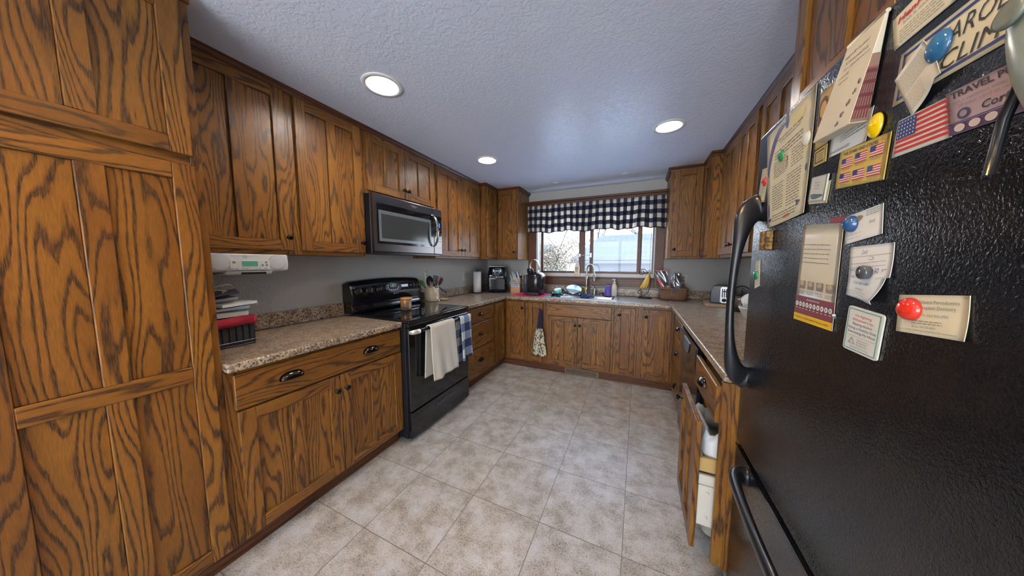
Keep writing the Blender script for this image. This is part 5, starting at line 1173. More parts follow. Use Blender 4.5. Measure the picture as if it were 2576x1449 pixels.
# ------------------------------------------------------------------ papers and magnets on the refrigerator door
R_, U_ = Vector((0, -1, 0)), Vector((0, 0, 1))
class Note:
    """one printed sheet: paper and print are a single mesh with several materials"""
    def __init__(s, name, label, cat, c, lift, m_, th=.0009, curl=0.0, group=None, curlcorner=None, round_=0):
        s.c = [Vector((0, y, z)) for y, z in c]; s.x = XF-lift-th; s.keys = {}; s.name = name; s.m_ = m_; s.label = label; s.cat = cat
        s.curl = curl; s.cc = curlcorner
        mb = s.base = MB(); N = 10
        if round_:
            pl = []
            for (u, v, a0) in ((0, 0, 0), (1, 0, 1), (1, 1, 2), (0, 1, 3)):
                for k in range(5):
                    q = math.radians(180-a0*90-k*22.5); cu, cv = round_, round_*.7
                    pl.append(s.p((cu if u == 0 else 1-cu)+cu*math.cos(q), (cv if v == 0 else 1-cv)-cv*math.sin(q)))
            mb.prism(pl, (th, 0, 0))
        else:
            mb.grid(lambda u, v: s.p(u, v), N, N); mb.grid(lambda u, v: s.p(u, v, -th), N, N)
            n2 = (N+1)**2; I = lambda i, j: i*(N+1)+j
            for k in range(N):
                for a, b in ((I(k, 0), I(k+1, 0)), (I(k, N), I(k+1, N)), (I(0, k), I(0, k+1)), (I(N, k), I(N, k+1))): mb.face([a, b, b+n2, a+n2])
    def p(s, u, v, o=0.0):
        a = s.c[0]+(s.c[1]-s.c[0])*u; b = s.c[3]+(s.c[2]-s.c[3])*u; q = a+(b-a)*v
        x = s.x-o
        if s.curl: x -= s.curl*max(0, v-.45)**2*4
        if s.cc:
            d = math.hypot(u-s.cc[0], v-s.cc[1]); x -= s.cc[2]*max(0, 1-d/.8)**2
        return Vector((x, q.y, q.z))
    def mb(s, key):
        if key not in s.keys: s.keys[key] = MB()
        return s.keys[key]
    def text(s, key, body, u, v, h, w=None, align='LEFT', shear=0, bold=0.0):
        """h: cap height as a fraction of note height; w: width fraction"""
        R = (s.c[1]-s.c[0])*(1-v)+(s.c[2]-s.c[3])*v; D = (s.c[0]-s.c[3])
        o = s.p(u, v, .0011 if s.cc is None else .0013); s.mb(key).text(body, o, R, D, h*D.length/.70, align=align, width=(w*R.length if w else None), shear=shear, bold=bold)
    def rect(s, key, u0, u1, v0, v1, o=.0010):
        mb = s.mb(key); n = max(1, int(abs(u1-u0)*6)); k_ = max(1, int(abs(v1-v0)*6))
        for i in range(n):
            for j in range(k_):
                a, b = u0+(u1-u0)*i/n, u0+(u1-u0)*(i+1)/n; c, d = v0+(v1-v0)*j/k_, v0+(v1-v0)*(j+1)/k_
                k = len(mb.v); mb.v += [tuple(s.p(a, d, o)), tuple(s.p(b, d, o)), tuple(s.p(b, c, o)), tuple(s.p(a, c, o))]; mb.face([k, k+1, k+2, k+3])
    def lines(s, key, u0, u1, v0, v1, n, h=.008, rnd=.25):
        for i in range(n):
            v = v0+(v1-v0)*i/max(1, n-1); u = u0
            while u < u1-.02:
                w_ = random.uniform(.03, .09)*(1 if u1-u0 > .3 else .7); e = min(u1-random.uniform(0, rnd)*.1, u+w_)
                if e > u: s.rect(key, u, e, v-h/2, v+h/2)
                u += w_+.014
    def blob(s, key, u, v, ru, rv, o=.0010, N=20, wav=0):
        mb = s.mb(key); pl = []
        for k in range(N):
            a = 2*PI*k/N; w_ = 1+wav*math.sin(3*a+1); pl.append(tuple(s.p(u+ru*w_*math.cos(a), v-rv*w_*math.sin(a), o)))
        k = len(mb.v); mb.v += pl; mb.face(list(range(k, k+N)))
    def ribbon(s, key, pts, o=.0010):
        """pts: (u, v, half width)"""
        mb = s.mb(key); k = len(mb.v); n = len(pts)
        for i, (u, v, w_) in enumerate(pts):
            a, b = pts[max(0, i-1)], pts[min(n-1, i+1)]; d = Vector((b[0]-a[0], b[1]-a[1])).normalized(); e = Vector((-d.y, d.x))*w_
            mb.v += [tuple(s.p(u+e.x, v+e.y, o)), tuple(s.p(u-e.x, v-e.y, o))]
        for i in range(n-1): mb.face([k+2*i, k+2*i+1, k+2*i+3, k+2*i+2])
    def done(s, **m_):
        ms = [s.m_]; B = s.base
        for key, mb in s.keys.items():
            mi = len(ms); ms.append(m_[key]); b = len(B.v); B.v += mb.v
            for f in mb.f: B.face([b+i for i in f], None, mi)
        return tag(B.build(s.name, ms), s.label, s.cat)
def q4(*p): return [(p[i], p[i+1]) for i in range(0, 8, 2)]
PURP = mat('purple_ink', (.10, .085, .24), .5); YELI = mat('yellow_ink', (.70, .50, .06), .6); BUFF = mat('buff_paper', (.62, .56, .42), .7)
n = Note('clinic_leaflet', 'narrow cream slip at the upper left edge of the refrigerator under a red magnet', 'note', q4(1.218, 1.648, 1.160, 1.640, 1.186, 1.535, 1.240, 1.543), .0008, CREAM)
n.text('heading', 'SIGNS OF FLU', .12, .10, .035, .7); n.lines('printing', .12, .9, .16, .72, 15, .010); n.lines('heading', .12, .7, .78, .93, 4, .012); n.done(heading=INKR, printing=INKG)
n = Note('questionnaire', 'large cream questions sheet with a purple swoosh border at the upper left of the refrigerator', 'note', q4(1.198, 1.742, .925, 1.757, .921, 1.458, 1.137, 1.444), .0012, CREAM, curlcorner=(1, 1, .004))
n.text('printing', 'Questions to ask', .30, .175, .020, .52); n.text('printing', 'now that you do?', .36, .205, .018, .42)
n.lines('printing', .22, .84, .27, .33, 3, .006); n.lines('printing', .20, .52, .37, .52, 8, .005); n.lines('printing', .62, .88, .37, .52, 7, .005); n.lines('printing', .16, .46, .60, .84, 11, .005); n.lines('printing', .54, .86, .58, .86, 12, .005); n.lines('printing', .16, .82, .90, .95, 3, .005)
n.ribbon('swoosh', [(.045+.42*(k/18)**1.5, .46-.40*math.sin(k/18*PI*.52), .010+.030*math.sin(PI*k/18)**.7) for k in range(19)])
n.blob('swoosh', .50, .055, .035, .07); n.blob('swoosh', .06, .83, .022, .07); n.blob('swoosh', .09, .93, .05, .018); n.blob('swoosh', .84, .88, .045, .022, wav=.3); n.blob('swoosh', .95, .62, .015, .03)
n.blob('tint', .72, .12, .12, .05, o=.0005); n.blob('tint', .93, .40, .03, .10, o=.0005); n.blob('red_spot', .56, .955, .10, .016, o=.0006)
n.blob('figure', .53, .40, .012, .010); n.rect('figure', .525, .535, .41, .46); n.rect('figure', .505, .555, .425, .431); n.rect('figure', .515, .522, .46, .50); n.rect('figure', .538, .545, .46, .495)
n.done(printing=INK, swoosh=PURP, tint=mat('pale_yellow_ink', (.74, .60, .25), .6), red_spot=mat('salmon_ink', (.60, .25, .14), .6), figure=INK)
n = Note('bookmark', 'painted bookmark with an arched doorway, beside the grey notepad', 'bookmark', q4(.902, 1.720, .856, 1.722, .860, 1.598, .906, 1.598), .0010, mat('bookmark_tan', (.50, .33, .13), .6), th=.002)
n.blob('arch', .45, .30, .36, .18); n.blob('inner', .45, .34, .26, .14, o=.0013); n.rect('arch', .10, .80, .34, .60)
for k in range(9): n.blob('flower', .15+.09*k, .66+.06*math.sin(k*2.2), .07, .035, o=.0014)
n.done(arch=mat('arch_brown', (.12, .05, .02), .6), inner=mat('arch_gold', (.55, .34, .10), .6), flower=mat('flower_red', (.40, .09, .05), .6))
n = Note('small_frame_card', 'tiny gold-framed card directly under the arched bookmark', 'card', q4(.905, 1.594, .859, 1.596, .858, 1.558, .904, 1.560), .0010, mat('bookmark_gold', (.58, .42, .14), .5), th=.002)
n.rect('border', .14, .86, .14, .22); n.rect('border', .14, .86, .80, .88); n.rect('border', .14, .24, .22, .80); n.lines('printing', .34, .82, .38, .68, 3, .05); n.done(border=mat('arch_brown2', (.10, .05, .02), .6), printing=INKG)
n = Note('appointment_card', 'white appointment card tucked under the notepad beneath the yellow magnet', 'card', q4(.846, 1.600, .730, 1.612, .742, 1.556, .848, 1.562), .0010, PAPER)
n.lines('printing', .30, .95, .28, .50, 3, .03); n.lines('printing', .05, .6, .80, .86, 2, .03); n.done(printing=INKG)
# fat notepad, hanging from its top
t = thing('notepad', 'thick pale notepad with shopping notes and plaid-edged pages, hung high on the refrigerator', 'notepad', (XF-.03, .78, 1.60))
A = [Vector((0, .812, 1.762)), Vector((0, .716, 1.757)), Vector((0, .740, 1.590)), Vector((0, .858, 1.600))]
def np_(u, v, d):   # depth grows toward the lower edge
    q = A[0]+(A[1]-A[0])*u; b = A[3]+(A[2]-A[3])*u; q = q+(b-q)*v; return Vector((XF-.0025-d*(.004+.020*v), q.y, q.z))
m = MB(); NL = 6
b0_ = len(m.v)
for v in (0, 1):
    for u in (0, 1):
        for d in (0, 1): m.v.append(tuple(np_(u, v, d)))
for f in ((0, 1, 3, 2), (4, 6, 7, 5), (0, 4, 5, 1), (2, 3, 7, 6), (0, 2, 6, 4), (1, 5, 7, 3)): m.face(f)
pad = m.build('page_block', BUFF, t, bev=.0012)
m = MB()
k = len(m.v); e = Vector((0, -.0003, 0)); m.v += [tuple(np_(1, .36, .02)+e), tuple(np_(1, .99, .02)+e), tuple(np_(1, .99, .98)+e), tuple(np_(1, .36, .98)+e)]; m.face([k, k+1, k+2, k+3], None, 1)
for d in (.12, .28, .44, .6, .76, .9):
    for v0, v1 in ((.48, .96),):
        k = len(m.v); e = Vector((0, -.0006, 0)); m.v += [tuple(np_(1, v0, d)+e), tuple(np_(1, v1, d)+e), tuple(np_(1, v1, d+.08)+e), tuple(np_(1, v0, d+.08)+e)]; m.face([k, k+1, k+2, k+3])
for v in (.50, .60, .72, .84):
    k = len(m.v); e = Vector((0, -.0008, 0)); m.v += [tuple(np_(1, v, 0)+e), tuple(np_(1, v+.035, 0)+e), tuple(np_(1, v+.035, 1)+e), tuple(np_(1, v, 1)+e)]; m.face([k, k+1, k+2, k+3])
m.build('plaid_edge', [mat('plaid_red', (.14, .025, .03), .7), mat('plaid_tan', (.26, .15, .11), .7)], t)
m = MB()
def npt(body, u, v, h, w_): q = np_(u, v, 1)+Vector((-.0006, 0, 0)); D = (np_(u, v-.1, 1)-np_(u, v+.1, 1)); R = np_(1, v, 1)-np_(0, v, 1); m.text(body, q, R, D, h, width=w_, shear=.3)
npt('eggs & butter', .12, .16, .0075, .066); npt('Vitamins', .22, .24, .0085, .060); npt('for bathroom', .22, .30, .0075, .070); npt('caulk', .16, .37, .0075, .030); npt('lights', .20, .43, .007, .030)
m.build('handwriting', mat('pencil_brown', (.16, .12, .09), .8), t)
m = MB()
for k in range(9): m.lathe([(.0028+.001*(k % 3), 0), (.00001, .0003)], np_(.62+.035*k, .93-.045*k+.03*(k % 2), 1)+Vector((-.0004, 0, 0)), (-1, 0, 0), 8)
m.build('printed_vine', mat('vine_print', (.28, .16, .14), .7), t)
MB().tube([np_(0, 0, .5), np_(1, 0, .5)], .0035, 8).build('binding', BUFF, t)

n = Note('flag_history_magnet', 'yellow magnet card showing six small flags, below the notepad', 'magnet', q4(.808, 1.560, .683, 1.549, .688, 1.474, .814, 1.488), .0010, mat('card_yellow', (.66, .46, .10), .5), th=.0015)
n.text('heading', 'THE STARS AND STRIPES', .10, .15, .075, .72, bold=.02); n.rect('gold', .86, .97, .05, .12)
for j in range(2):
    for i in range(3):
        u0, v0 = .10+i*.30, .24+j*.38-(.03*i if j == 0 else 0)
        n.rect('flag_white', u0, u0+.24, v0, v0+.24, o=.0011)
        for k in range(5): n.rect('flag_red', u0, u0+.24, v0+k*.054, v0+k*.054+.026, o=.0014)
        n.rect('flag_blue', u0, u0+.10, v0, v0+.13, o=.0017); n.lines('printing', u0+.02, u0+.22, v0+.275, v0+.31, 2, .012)
n.done(heading=INK, gold=mat('gold_foil', (.45, .28, .05), .3), flag_white=PAPER, flag_red=INKR, flag_blue=INKB, printing=INKG)
n = Note('business_card', 'pale card peeking out behind the small plastic-sleeved picture', 'card', q4(.912, 1.516, .834, 1.512, .842, 1.466, .914, 1.476), .0006, CREAM); n.lines('printing', .06, .4, .3, .8, 4, .03); n.done(printing=INKG)
n = Note('picture_magnet', 'small plastic-sleeved picture magnet of a verse over a landscape', 'magnet', q4(.901, 1.535, .838, 1.527, .846, 1.472, .908, 1.481), .0020, mat('sleeve_pale', (.60, .60, .52), .25), th=.003)
for k, (tx_, v) in enumerate((('Bless', .28), ('this', .40), ('home', .52))): n.text('verse', tx_, .35, v, .07, .3)
n.blob('landscape', .5, .80, .38, .10, wav=.2); n.done(verse=INKG, landscape=mat('landscape_green', (.10, .14, .12), .6))
n = Note('restaurant_card', 'cream restaurant card with dark red lettering, above the name sign', 'card', q4(.709, 1.733, .600, 1.742, .600, 1.680, .698, 1.680), .0010, mat('card_cream', (.70, .63, .46), .7))
n.text('heading', 'HenHouse', .10, .30, .16, .8, shear=.3, bold=.03); n.text('sub', 'BAR & GRILL', .20, .44, .07, .45); n.lines('sub', .12, .85, .56, .88, 5, .02); n.done(heading=INKR, sub=INKG)
n = Note('name_sign', 'wide cream campaign sticker with a navy border and large black capitals', 'sticker', q4(.682, 1.664, .455, 1.664, .455, 1.580, .688, 1.588), .0009, mat('sticker_cream', (.70, .62, .42), .45))
for a in (('border', .04, .97, .075, .125), ('border', .04, .97, .88, .93), ('border', .035, .05, .075, .93)): n.rect(*a)
n.text('capitals', 'HAROLD', .275, .475, .30, .46, shear=.15); n.text('capitals', 'CLIMO', .33, .86, .28, .42, shear=.15)
n.done(border=INKB, capitals=INK)
n = Note('folded_receipt', 'folded white instruction slip hanging tilted from the big blue magnet', 'note', q4(.686, 1.628, .641, 1.658, .594, 1.588, .645, 1.556), .0030, mat('slip_white', (.66, .62, .50), .75), curlcorner=(.9, 1, .010))
n.lines('printing', .10, .92, .12, .50, 9, .010); n.lines('printing', .08, .60, .60, .92, 7, .009); n.done(printing=INKG)
n = Note('flag_card', 'card printed with a large striped flag at the left of the travel card', 'card', q4(.671, 1.559, .592, 1.556, .582, 1.500, .676, 1.504), .0010, mat('flag_paper', (.72, .68, .56), .6), th=.0012)
for k in range(7): n.rect('stripe', .05, 1.0, .05+k*.131, .05+k*.131+.068)
n.rect('canton', .05, .44, .05, .55, o=.0014)
for j in range(5):
    for i in range(6): n.blob('star', .09+i*.062, .11+j*.095, .013, .022, o=.0017, N=6)
n.done(stripe=INKR, canton=INKB, star=PAPER)
n = Note('travel_punch_card', 'pink and purple travel punch card with numbered circles, far right on the refrigerator', 'card', q4(.597, 1.560, .440, 1.551, .440, 1.492, .583, 1.501), .0016, mat('punch_pink', (.40, .29, .31), .6))
n.rect('band', 0, 1, .78, 1.0, o=.0006); n.rect('rule', 0, 1, .745, .765)
n.text('heading', 'TRAVEL PUNCH CARD', .05, .19, .135, .92, bold=.03); n.text('small', 'Earn a validation stamp with every trip and', .05, .33, .075, .75); n.text('small', 'fill your card to receive $25', .10, .44, .075, .55); n.text('club', 'CorClub', .28, .66, .15, .34, shear=.25, bold=.02)
n.blob('seal', .14, .60, .055, .12, o=.0008); n.blob('seal_face', .14, .60, .03, .07, o=.0012)
for k in range(8): n.blob('circle', .10+.122*k, .885, .046, .085, o=.0012); n.text('number', str(k+1), .10+.122*k, .925, .085, align='CENTER')
n.done(band=mat('punch_purple', (.055, .03, .085), .5), rule=INKB, heading=INK, small=INKG, club=INK, seal=mat('seal_blue', (.05, .05, .10), .5), seal_face=mat('seal_face', (.28, .22, .26), .5), circle=mat('circle_pink', (.55, .46, .42), .6), number=INK)
n = Note('receipt_card', 'white punch slip under the dark blue magnet in the middle of the door', 'note', q4(.768, 1.425, .682, 1.435, .677, 1.384, .766, 1.371), .0012, PAPER)
n.lines('printing', .60, .95, .08, .22, 3, .02); n.blob('logo', .42, .22, .08, .10, wav=.2); n.text('script', 'Andi', .68, .52, .10, .16, shear=.3); n.lines('script', .08, .5, .72, .86, 2, .012); n.done(printing=INKG, logo=mat('logo_brown', (.22, .17, .09), .6), script=INKG)
n = Note('maroon_card', 'sliver of a maroon card poking out left of the dark blue magnet', 'card', q4(.822, 1.431, .765, 1.427, .765, 1.415, .820, 1.419), .0008, mat('maroon', (.22, .03, .05), .5)); n.done()
n = Note('recycling_leaflet', 'tall glossy leaflet with a maroon band and yellow foot on the refrigerator', 'leaflet', q4(.923, 1.427, .776, 1.415, .776, 1.196, .928, 1.195), .0012, mat('leaflet_gloss', (.66, .58, .42), .10, spec=.8))
n.rect('maroon_band', 0, 1, .735, .925, o=.0007); n.rect('yellow_foot', 0, 1, .925, 1.0, o=.0007)
for k in range(4): n.rect('bin_picture', .08+.235*k, .25+.235*k, .575, .655, o=.0010); n.blob('bin_fill', .165+.235*k, .60, .06, .025, o=.0014)
for k, s_ in enumerate(('PAPER &', 'PLASTIC BOTTLES,', 'METAL', 'GLASS JARS')): n.text('caption', s_, .07+.235*k, .69, .012, .19)
for k, s_ in enumerate(('CARDBOARD', 'TUBS & JUGS', 'CANS', '& BOTTLES')): n.text('caption', s_, .07+.235*k, .71, .012, .18)
for k in range(10): n.blob('round_picture', .07+.096*k, .82, .040, .026, o=.0011); n.blob('round_fill', .07+.096*k, .82, .020, .014, o=.0015, wav=.4); n.rect('white_line', .045+.096*k, .095+.096*k, .862, .867, o=.0011)
n.text('white_line', 'TIPS FOR RECYCLING', .33, .772, .014, .34); n.text('caption', 'Reduce Contamination Responsibly', .06, .968, .018, .86); n.lines('caption', .1, .8, .20, .38, 5, .004)
n.done(maroon_band=mat('leaflet_maroon', (.20, .045, .055), .25), yellow_foot=mat('leaflet_yellow', (.75, .46, .02), .3), bin_picture=mat('bin_grey', (.20, .17, .14), .4), bin_fill=mat('bin_tan', (.45, .33, .2), .4), caption=INK, round_picture=PAPER, round_fill=mat('round_green', (.12, .25, .22), .4), white_line=PAPER)
n = Note('handwritten_form', 'upper pale form with rows of handwriting, pinned by the black disc magnet', 'note', q4(.748, 1.365, .650, 1.368, .646, 1.312, .745, 1.300), .0012, PAPER, curlcorner=(1, 1, .003))
n.rect('rule', .02, .98, .30, .31); n.blob('rule', .55, .38, .06, .05, N=14); n.blob('erase', .55, .38, .052, .038, o=.0013, N=14); n.lines('rule', .05, .9, .50, .62, 2, .012); n.text('ink', '2nd', .33, .24, .11, .14, shear=.3); n.text('ink', 'Tues  9:30  am', .32, .84, .14, .6, shear=.2)
n.done(rule=INKG, erase=PAPER, ink=mat('ball_pen', (.12, .14, .28), .6))
n = Note('handwritten_note', 'lower curled pale note pinned by the black disc magnet', 'note', q4(.742, 1.324, .655, 1.322, .665, 1.266, .745, 1.275), .0020, mat('note_white', (.68, .69, .68), .75), curlcorner=(1, .9, .012))
for k, s_ in enumerate(('dr. appt', 'Call the office', 'bring the form')): n.text('ink', s_, .10+.1*k, .30+.2*k, .09, .5, shear=.25)
n.lines('ink', .05, .7, .78, .86, 2, .012); n.done(ink=INKG)
n = Note('health_magnet', 'rounded white magnet with a teal border and red and purple text, low in the middle', 'magnet', q4(.733, 1.257, .649, 1.251, .655, 1.172, .739, 1.174), .0008, mat('magnet_white', (.70, .68, .58), .35), th=.002, round_=.09)
for a in ((.05, .95, .045, .060), (.05, .95, .94, .955), (.05, .07, .06, .94), (.93, .95, .06, .94)): n.rect('border', *a)
for k, (s_, w_, key) in enumerate((("I'm fighting", .46, 'red'), ("Alzheimer's by:", .60, 'red'), ('Staying Active', .56, 'purple'), ('Eating a Healthy Diet', .80, 'purple'), ('Exercising My Mind', .76, 'purple'))):
    n.text(key, s_, .5-w_/2, .20+.095*k, .052, w_)
n.rect('rule', .10, .90, .64, .646)
for k, s_ in enumerate(("Alzheimer's", 'Disease', 'Research')): n.text('grey', s_, .42, .72+.055*k, .035, .34-.05*(k > 0))
n.text('grey', 'www.alzheimers.org', .24, .90, .03, .52)
mb = n.mb('grey'); tri = [n.p(.18, .82, .0012), n.p(.36, .82, .0012), n.p(.27, .69, .0012)]; mb.tube(tri, .0007, 5, close=True)
n.done(border=mat('teal_ink', (.03, .28, .28), .5), red=mat('red_text', (.50, .05, .03), .5), purple=mat('purple_text', (.06, .04, .14), .5), rule=INKG, grey=INKG)
n = Note('dental_card', 'cream dental business card with the big red magnet on its left edge', 'card', q4(.629, 1.287, .531, 1.296, .526, 1.240, .627, 1.231), .0010, mat('dental_cream', (.70, .62, .42), .7), curlcorner=(1, 1, .003))
n.text('grey', 'Midwest Periodontics', .33, .22, .085, .58); n.text('grey', '& Implant Dentistry', .35, .36, .085, .52); n.text('grey', 'Dr. Zach Ross, DDS', .42, .53, .055, .36)
n.lines('grey', .26, .72, .66, .72, 2, .018); n.text('grey', 'Phone: 605-335-4833', .28, .83, .05, .34); n.text('grey', 'www.midwestperiodontics.com', .18, .92, .05, .52); n.rect('grey', .05, .17, .90, .907); n.rect('grey', .73, .93, .90, .907); n.done(grey=INKG)
n = Note('coupon_slip', 'small pale slip at the left edge of the refrigerator behind the lower green magnet', 'note', q4(1.214, 1.340, 1.174, 1.348, 1.164, 1.260, 1.203, 1.248), .0008, mat('slip_cream', (.62, .60, .48), .7))
n.lines('grey', .2, .85, .12, .88, 9, .014); n.done(grey=INKG)
def dome(y, z, r, col, lab, sy=1.0, h=.55, lift=.002, shape='dome', sz=1.0, nm='round_magnet'):
    m_ = mat('magnet_'+col[0], col[1], .08, coat=.6)
    if shape == 'dome': mb = MB().lathe([(r*math.cos(q), r*h*math.sin(q)) for q in [PI/2*k/10 for k in range(10)]]+[(.00001, r*h)], (XF-lift, y, z), (-1, 0, 0), 32, sx=1.0, sy=1.0)
    else: mb = MB().lathe([(r, 0), (r*1.0, .007), (r*.93, .009), (.00001, .009)], (XF-lift, y, z), (-1, 0, 0), 32)
    if sz != 1.0 or sy != 1.0: mb.v = [(q[0], y+(q[1]-y)*sy, z+(q[2]-z)*sz) for q in mb.v]
    tag(mb.build(nm, m_), lab, 'magnet')
dome(1.187, 1.600, .014, ('red', (.60, .03, .02)), 'small glossy red magnet at the upper left edge of the refrigerator')
dome(1.078, 1.645, .015, ('green', (.02, .20, .06)), 'glossy green magnet on the left of the large cream sheet', sz=1.15)
dome(.945, 1.641, .015, ('white', (.70, .58, .36)), 'glossy cream-white magnet on the right of the large cream sheet', sz=1.15)
dome(.718, 1.573, .016, ('yellow', (.80, .55, .0)), 'glossy yellow magnet just right of the notepad', sz=1.3)
dome(.612, 1.631, .0175, ('blue', (.015, .10, .24)), 'large dark blue magnet holding the tilted slip over the name sign', lift=.004, sz=1.15)
dome(.749, 1.409, .0155, ('blue2', (.015, .07, .20)), 'dark blue ball-like magnet left of the white punch slip, mid door', sy=.95, h=.9)
dome(.695, 1.319, .012, ('black', (.06, .065, .08)), 'flat charcoal disc magnet on the handwritten notes', shape='disc', lift=.004)
dome(.606, 1.268, .0170, ('red2', (.66, .03, .012)), 'large glossy red magnet on the dental card', sy=1.05, h=.7)
dome(1.196, 1.295, .0165, ('green2', (.02, .17, .07)), 'green magnet at the left edge of the refrigerator, behind the handle', sz=1.0, h=.5)
o = MB().tube([(XF-.004, .7695, 1.2265), (XF-.009, .7605, 1.2315)], .0028, 10).build('small_bar_magnet', mat('bar_magnet', (.45, .52, .52), .3, .5)); tag(o, 'tiny silver bar magnet beside the leaflet foot', 'magnet')
m = MB()
for i in range(5):
    for j in range(5):
        y = 1.156-.0125*i; z = 1.376+.0118*j; m.box(XF-.014-.002*((i*7+j*3) % 3), XF-.0005, y-.0125, y, z, z+.0118)
tag(m.build('wood_block_magnet', two_tone('rough_wood', (.10, .055, .02), (.30, .18, .06), 90, .42, .6, .9), bev=.0012), 'rough square brown wooden magnet below the large cream sheet', 'magnet')
# magnetic clip lamp at the far right
t = thing('clip_light', 'grey-green magnetic clip light with a round button and a thin black stem', 'clip light', (.31, .475, 1.43))
gr = mat('clip_sage', (.26, .30, .24), .28, .25)
m = MB(); rings = []
C0 = Vector((.334, .468, 1.600)); C1 = Vector((.322, .405, 1.455)); ax_ = (C1-C0).normalized(); sx_ = Vector((1, 0, 0)); sx_ = (sx_-ax_*sx_.dot(ax_)).normalized(); sy_ = ax_.cross(sx_)
for k in range(15):
    q = k/14; c = C0+(C1-C0)*q; e_ = math.sin(PI*(.06+.80*q))**.45
    rings.append([tuple(c+sx_*(.019*e_*math.cos(a))+sy_*(.027*e_*math.sin(a))) for a in [2*PI*i/28 for i in range(28)]])
loft(m, rings, capb=True, capt=True); m.build('body', gr, t, subsurf=1)
MB().lathe([(.013, 0), (.0135, .003), (.009, .0045), (.00001, .002)], (.3130, .4545, 1.571), (-1, 0, .12), 28, sx=1.0).build('button', mat('clip_button', (.13, .14, .11), .3), t)
MB().tube([C0+Vector((.004, -.004, -.004)), C0+Vector((.010, -.012, .016))], [.021, .016], 16).build('neck', mat('clip_yellow', (.42, .36, .06), .35), t)
MB().tube([(.332, .462, 1.520), (.330, .472, 1.480), (.335, .485, 1.429)], .0042, 10).build('stem', BLACKM, t)

# ------------------------------------------------------------------ outside the window
GZ = -1.0
o = MB().box(-60, 60, RY1+.3, 90, GZ-.2, GZ).build('ground', two_tone('pale_bounce_ground', (.74, .74, .74), (.84, .85, .87), .8)); o['kind'] = 'structure'  # unseen ground, coloured pale to bounce daylight up into the room
SH = bpy.data.materials.new('shingles'); n_, l_, p_ = nodes(SH); tc_ = n_.new('ShaderNodeTexCoord'); br = n_.new('ShaderNodeTexBrick')
br.inputs['Scale'].default_value = 1; br.inputs['Brick Width'].default_value = .55; br.inputs['Row Height'].default_value = .17; br.inputs['Mortar Size'].default_value = .012
br.inputs['Color1'].default_value = (.095, .09, .09, 1); br.inputs['Color2'].default_value = (.075, .07, .07, 1); br.inputs['Mortar'].default_value = (.04, .038, .038, 1)
uvn = n_.new('ShaderNodeUVMap'); uvn.uv_map = 'grain'; l_.new(uvn.outputs[0], br.inputs['Vector']); l_.new(br.outputs[0], p_.inputs['Base Color']); p_.inputs['Roughness'].default_value = .9
SIDING = mat('pale_siding', (.095, .095, .10), .6)
t = thing('neighbour_garage', 'pale neighbouring building with a grey shingle roof, seen through the right of the window', 'building', (1.5, 14, GZ))
GX0, GX1, GY0, GY1 = -2.75, 6.2, 12.0, 19.0; EZ, RZ_ = 1.46, 2.05
MB().box(GX0+.3, GX1-.3, GY0+.35, GY1-.35, GZ, EZ-.02).build('wall', SIDING, t)
m = MB(); th = .12; cy = (GY0+GY1)/2
for s_ in (0, 1):
    a = [(GX0-.0, GY0, EZ), (GX1, GY0, EZ), (GX1, cy, RZ_+.75), (GX0+.9, cy, RZ_+.75)] if s_ == 0 else [(GX0+.9, cy, RZ_+.75), (GX1, cy, RZ_+.75), (GX1, GY1, EZ), (GX0, GY1, EZ)]
    b = len(m.v); m.v += a+[(q[0], q[1], q[2]-th) for q in a]; uv = [(q[0], math.hypot(q[1]-GY0, q[2]-EZ)) for q in a]
    m.face([b, b+1, b+2, b+3], uv); m.face([b+7, b+6, b+5, b+4]); 
    for i in range(4): m.face([b+i, b+4+i, b+4+(i+1) % 4, b+(i+1) % 4])
b = len(m.v); m.v += [(GX0, GY0, EZ), (GX0+.9, cy, RZ_+.75), (GX0, GY1, EZ)]; m.face([b, b+1, b+2], [(0, 0), (3, 3), (6, 0)])
m.build('roof', SH, t)
MB().box(GX0-.05, GX1+.05, GY0-.12, GY0, EZ-.14, EZ-.02).build('gutter', mat('gutter_grey', (.07, .07, .075), .5), t)
MB().box(-.9, 3.4, GY0+.30, GY0+.348, GZ, .98).build('garage_door', mat('garage_door_white', (.13, .13, .13), .5), t)
t = thing('neighbour_house', 'small white house with one window at the far left of the view outside', 'building', (-6.4, 17, GZ))
MB().box(-8.6, -5.55, 16, 20, GZ, 1.35).build('wall', mat('house_white', (.11, .108, .10), .7), t)
m = MB().prism([(-8.9, 15.8, 1.35), (-5.3, 15.8, 1.35), (-5.3, 18, 2.6), (-8.9, 18, 2.6)], (0, 0, -.1)).prism([(-8.9, 18, 2.6), (-5.3, 18, 2.6), (-5.3, 20.2, 1.35), (-8.9, 20.2, 1.35)], (0, 0, -.1)); m.build('roof', mat('house_roof', (.085, .083, .08), .9), t)
o = MB().box(-6.15, -5.80, 15.95, 15.999, .50, 1.02).build('window', mat('house_window', (.04, .045, .05), .2), t); MB().box(-6.20, -5.75, 15.94, 15.985, .46, .50).box(-6.20, -5.75, 15.94, 15.949, .74, .77).build('window_trim', SIDING, o)
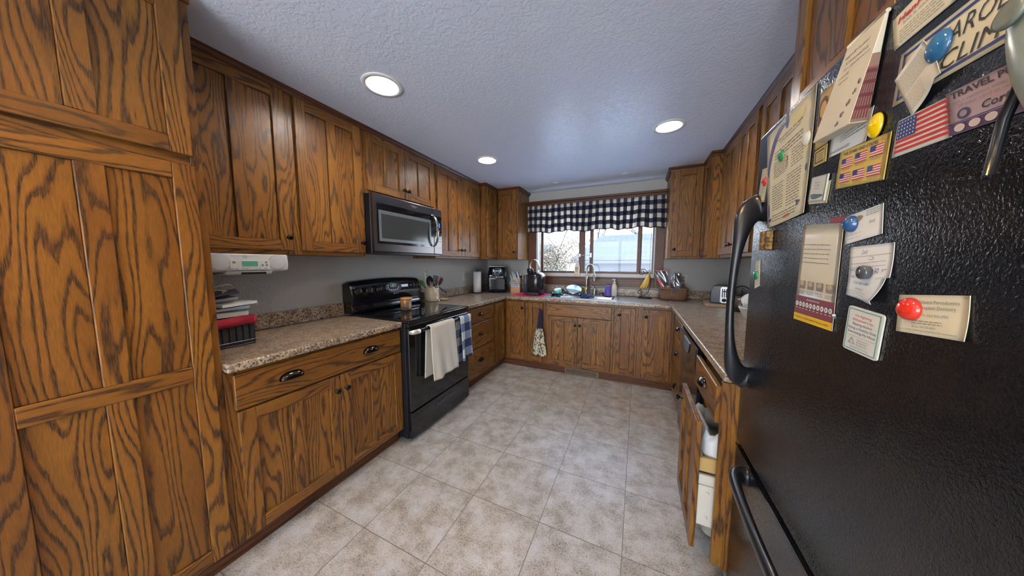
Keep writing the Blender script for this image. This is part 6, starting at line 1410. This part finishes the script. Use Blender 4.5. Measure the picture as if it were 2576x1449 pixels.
# trees
BARK = mat('bark', (.07, .06, .052), .9)
def tree(name, lab, x, y, h, spread, seed, leaves=0, leafm=None, levels=3, thick=.09, z0=GZ):
    rnd = random.Random(seed); t = thing(name, lab, 'tree', (x, y, z0)); mb = MB(); tips = []
    def branch(p, d, L, r, lv):
        n_ = 4; pts = [p]
        for k in range(n_): d = (d+Vector((rnd.uniform(-.18, .18), rnd.uniform(-.18, .18), rnd.uniform(-.02, .12)))).normalized(); pts.append(pts[-1]+d*L/n_)
        mb.tube(pts, [r*(1-.5*k/n_) for k in range(n_+1)], 5)
        if lv == 0: tips.extend(pts[1:]); return
        for k in range(rnd.randint(3, 5)):
            q = pts[rnd.randint(1, n_)]; a = rnd.uniform(0, 2*PI); e = (d*.6+Vector((math.cos(a)*spread, math.sin(a)*spread, rnd.uniform(.1, .6)))).normalized(); branch(q, e, L*rnd.uniform(.55, .75), r*.5, lv-1)
        tips.append(pts[-1])
    branch(Vector((x, y, z0)), Vector((0, 0, 1)), h*.45, thick, levels)
    mb.build('branches', BARK, t)
    if leaves:
        lm = MB()
        for i in range(leaves):
            c = rnd.choice(tips)+Vector((rnd.gauss(0, .22), rnd.gauss(0, .22), rnd.gauss(0, .2))); a = Vector((rnd.uniform(-1, 1), rnd.uniform(-1, 1), rnd.uniform(-1, 1))).normalized(); b_ = a.orthogonal().normalized(); s_ = rnd.uniform(.02, .05)
            k = len(lm.v); lm.v += [tuple(c+a*s_), tuple(c+b_*s_*.6), tuple(c-a*s_), tuple(c-b_*s_*.6)]; lm.face([k, k+1, k+2, k+3])
        lm.build('foliage', leafm, t)
    return t
TAN = two_tone('tan_leaves', (.10, .072, .042), (.18, .14, .09), 3)
tree('leafy_tree', 'tree still holding tan winter leaves, outside the left pane', -3.95, 11.0, 5.2, .9, 5, 15000, TAN, 3, .11)
tree('bare_tree', 'bare tree standing in front of the white house at the left', -6.3, 15.0, 5.5, .7, 11, levels=4, thick=.08)
tree('bare_tree', 'bare tree rising behind the left end of the shingle roof', -2.6, 21.5, 7.5, .8, 21, levels=4, thick=.11)
tree('bare_tree', 'bare tree rising behind the right part of the shingle roof', 1.3, 22.0, 8.0, .8, 31, levels=4, thick=.11)
tree('bare_tree', 'bare tree far behind the tan-leaved tree', -7.2, 26.0, 8.0, .8, 41, levels=4, thick=.12)
t = thing('parked_van', 'blue-grey parked van half hidden under the tan-leaved tree', 'van', (-5.4, 15.0, GZ))
MB().prism([(-5.9, 14.6, GZ+.35), (-4.0, 14.6, GZ+.35), (-4.0, 14.6, GZ+1.35), (-4.25, 14.6, GZ+2.0), (-5.75, 14.6, GZ+2.0), (-5.9, 14.6, GZ+1.4)], (0, 1.25, 0)).build('body', mat('van_blue', (.07, .095, .12), .35), t, bev=.05, seg=2)
MB().prism([(-5.2, 14.585, GZ+1.38), (-4.2, 14.585, GZ+1.38), (-4.35, 14.585, GZ+1.88), (-5.2, 14.585, GZ+1.88)], (0, .02, 0)).build('side_window', mat('van_glass', (.03, .04, .05), .1), t)
for x in (-5.5, -4.4): MB().cyl((x, 14.55, GZ+.33), (x, 14.75, GZ+.33), .33, seg=24).build('wheel', BLACKP, t)
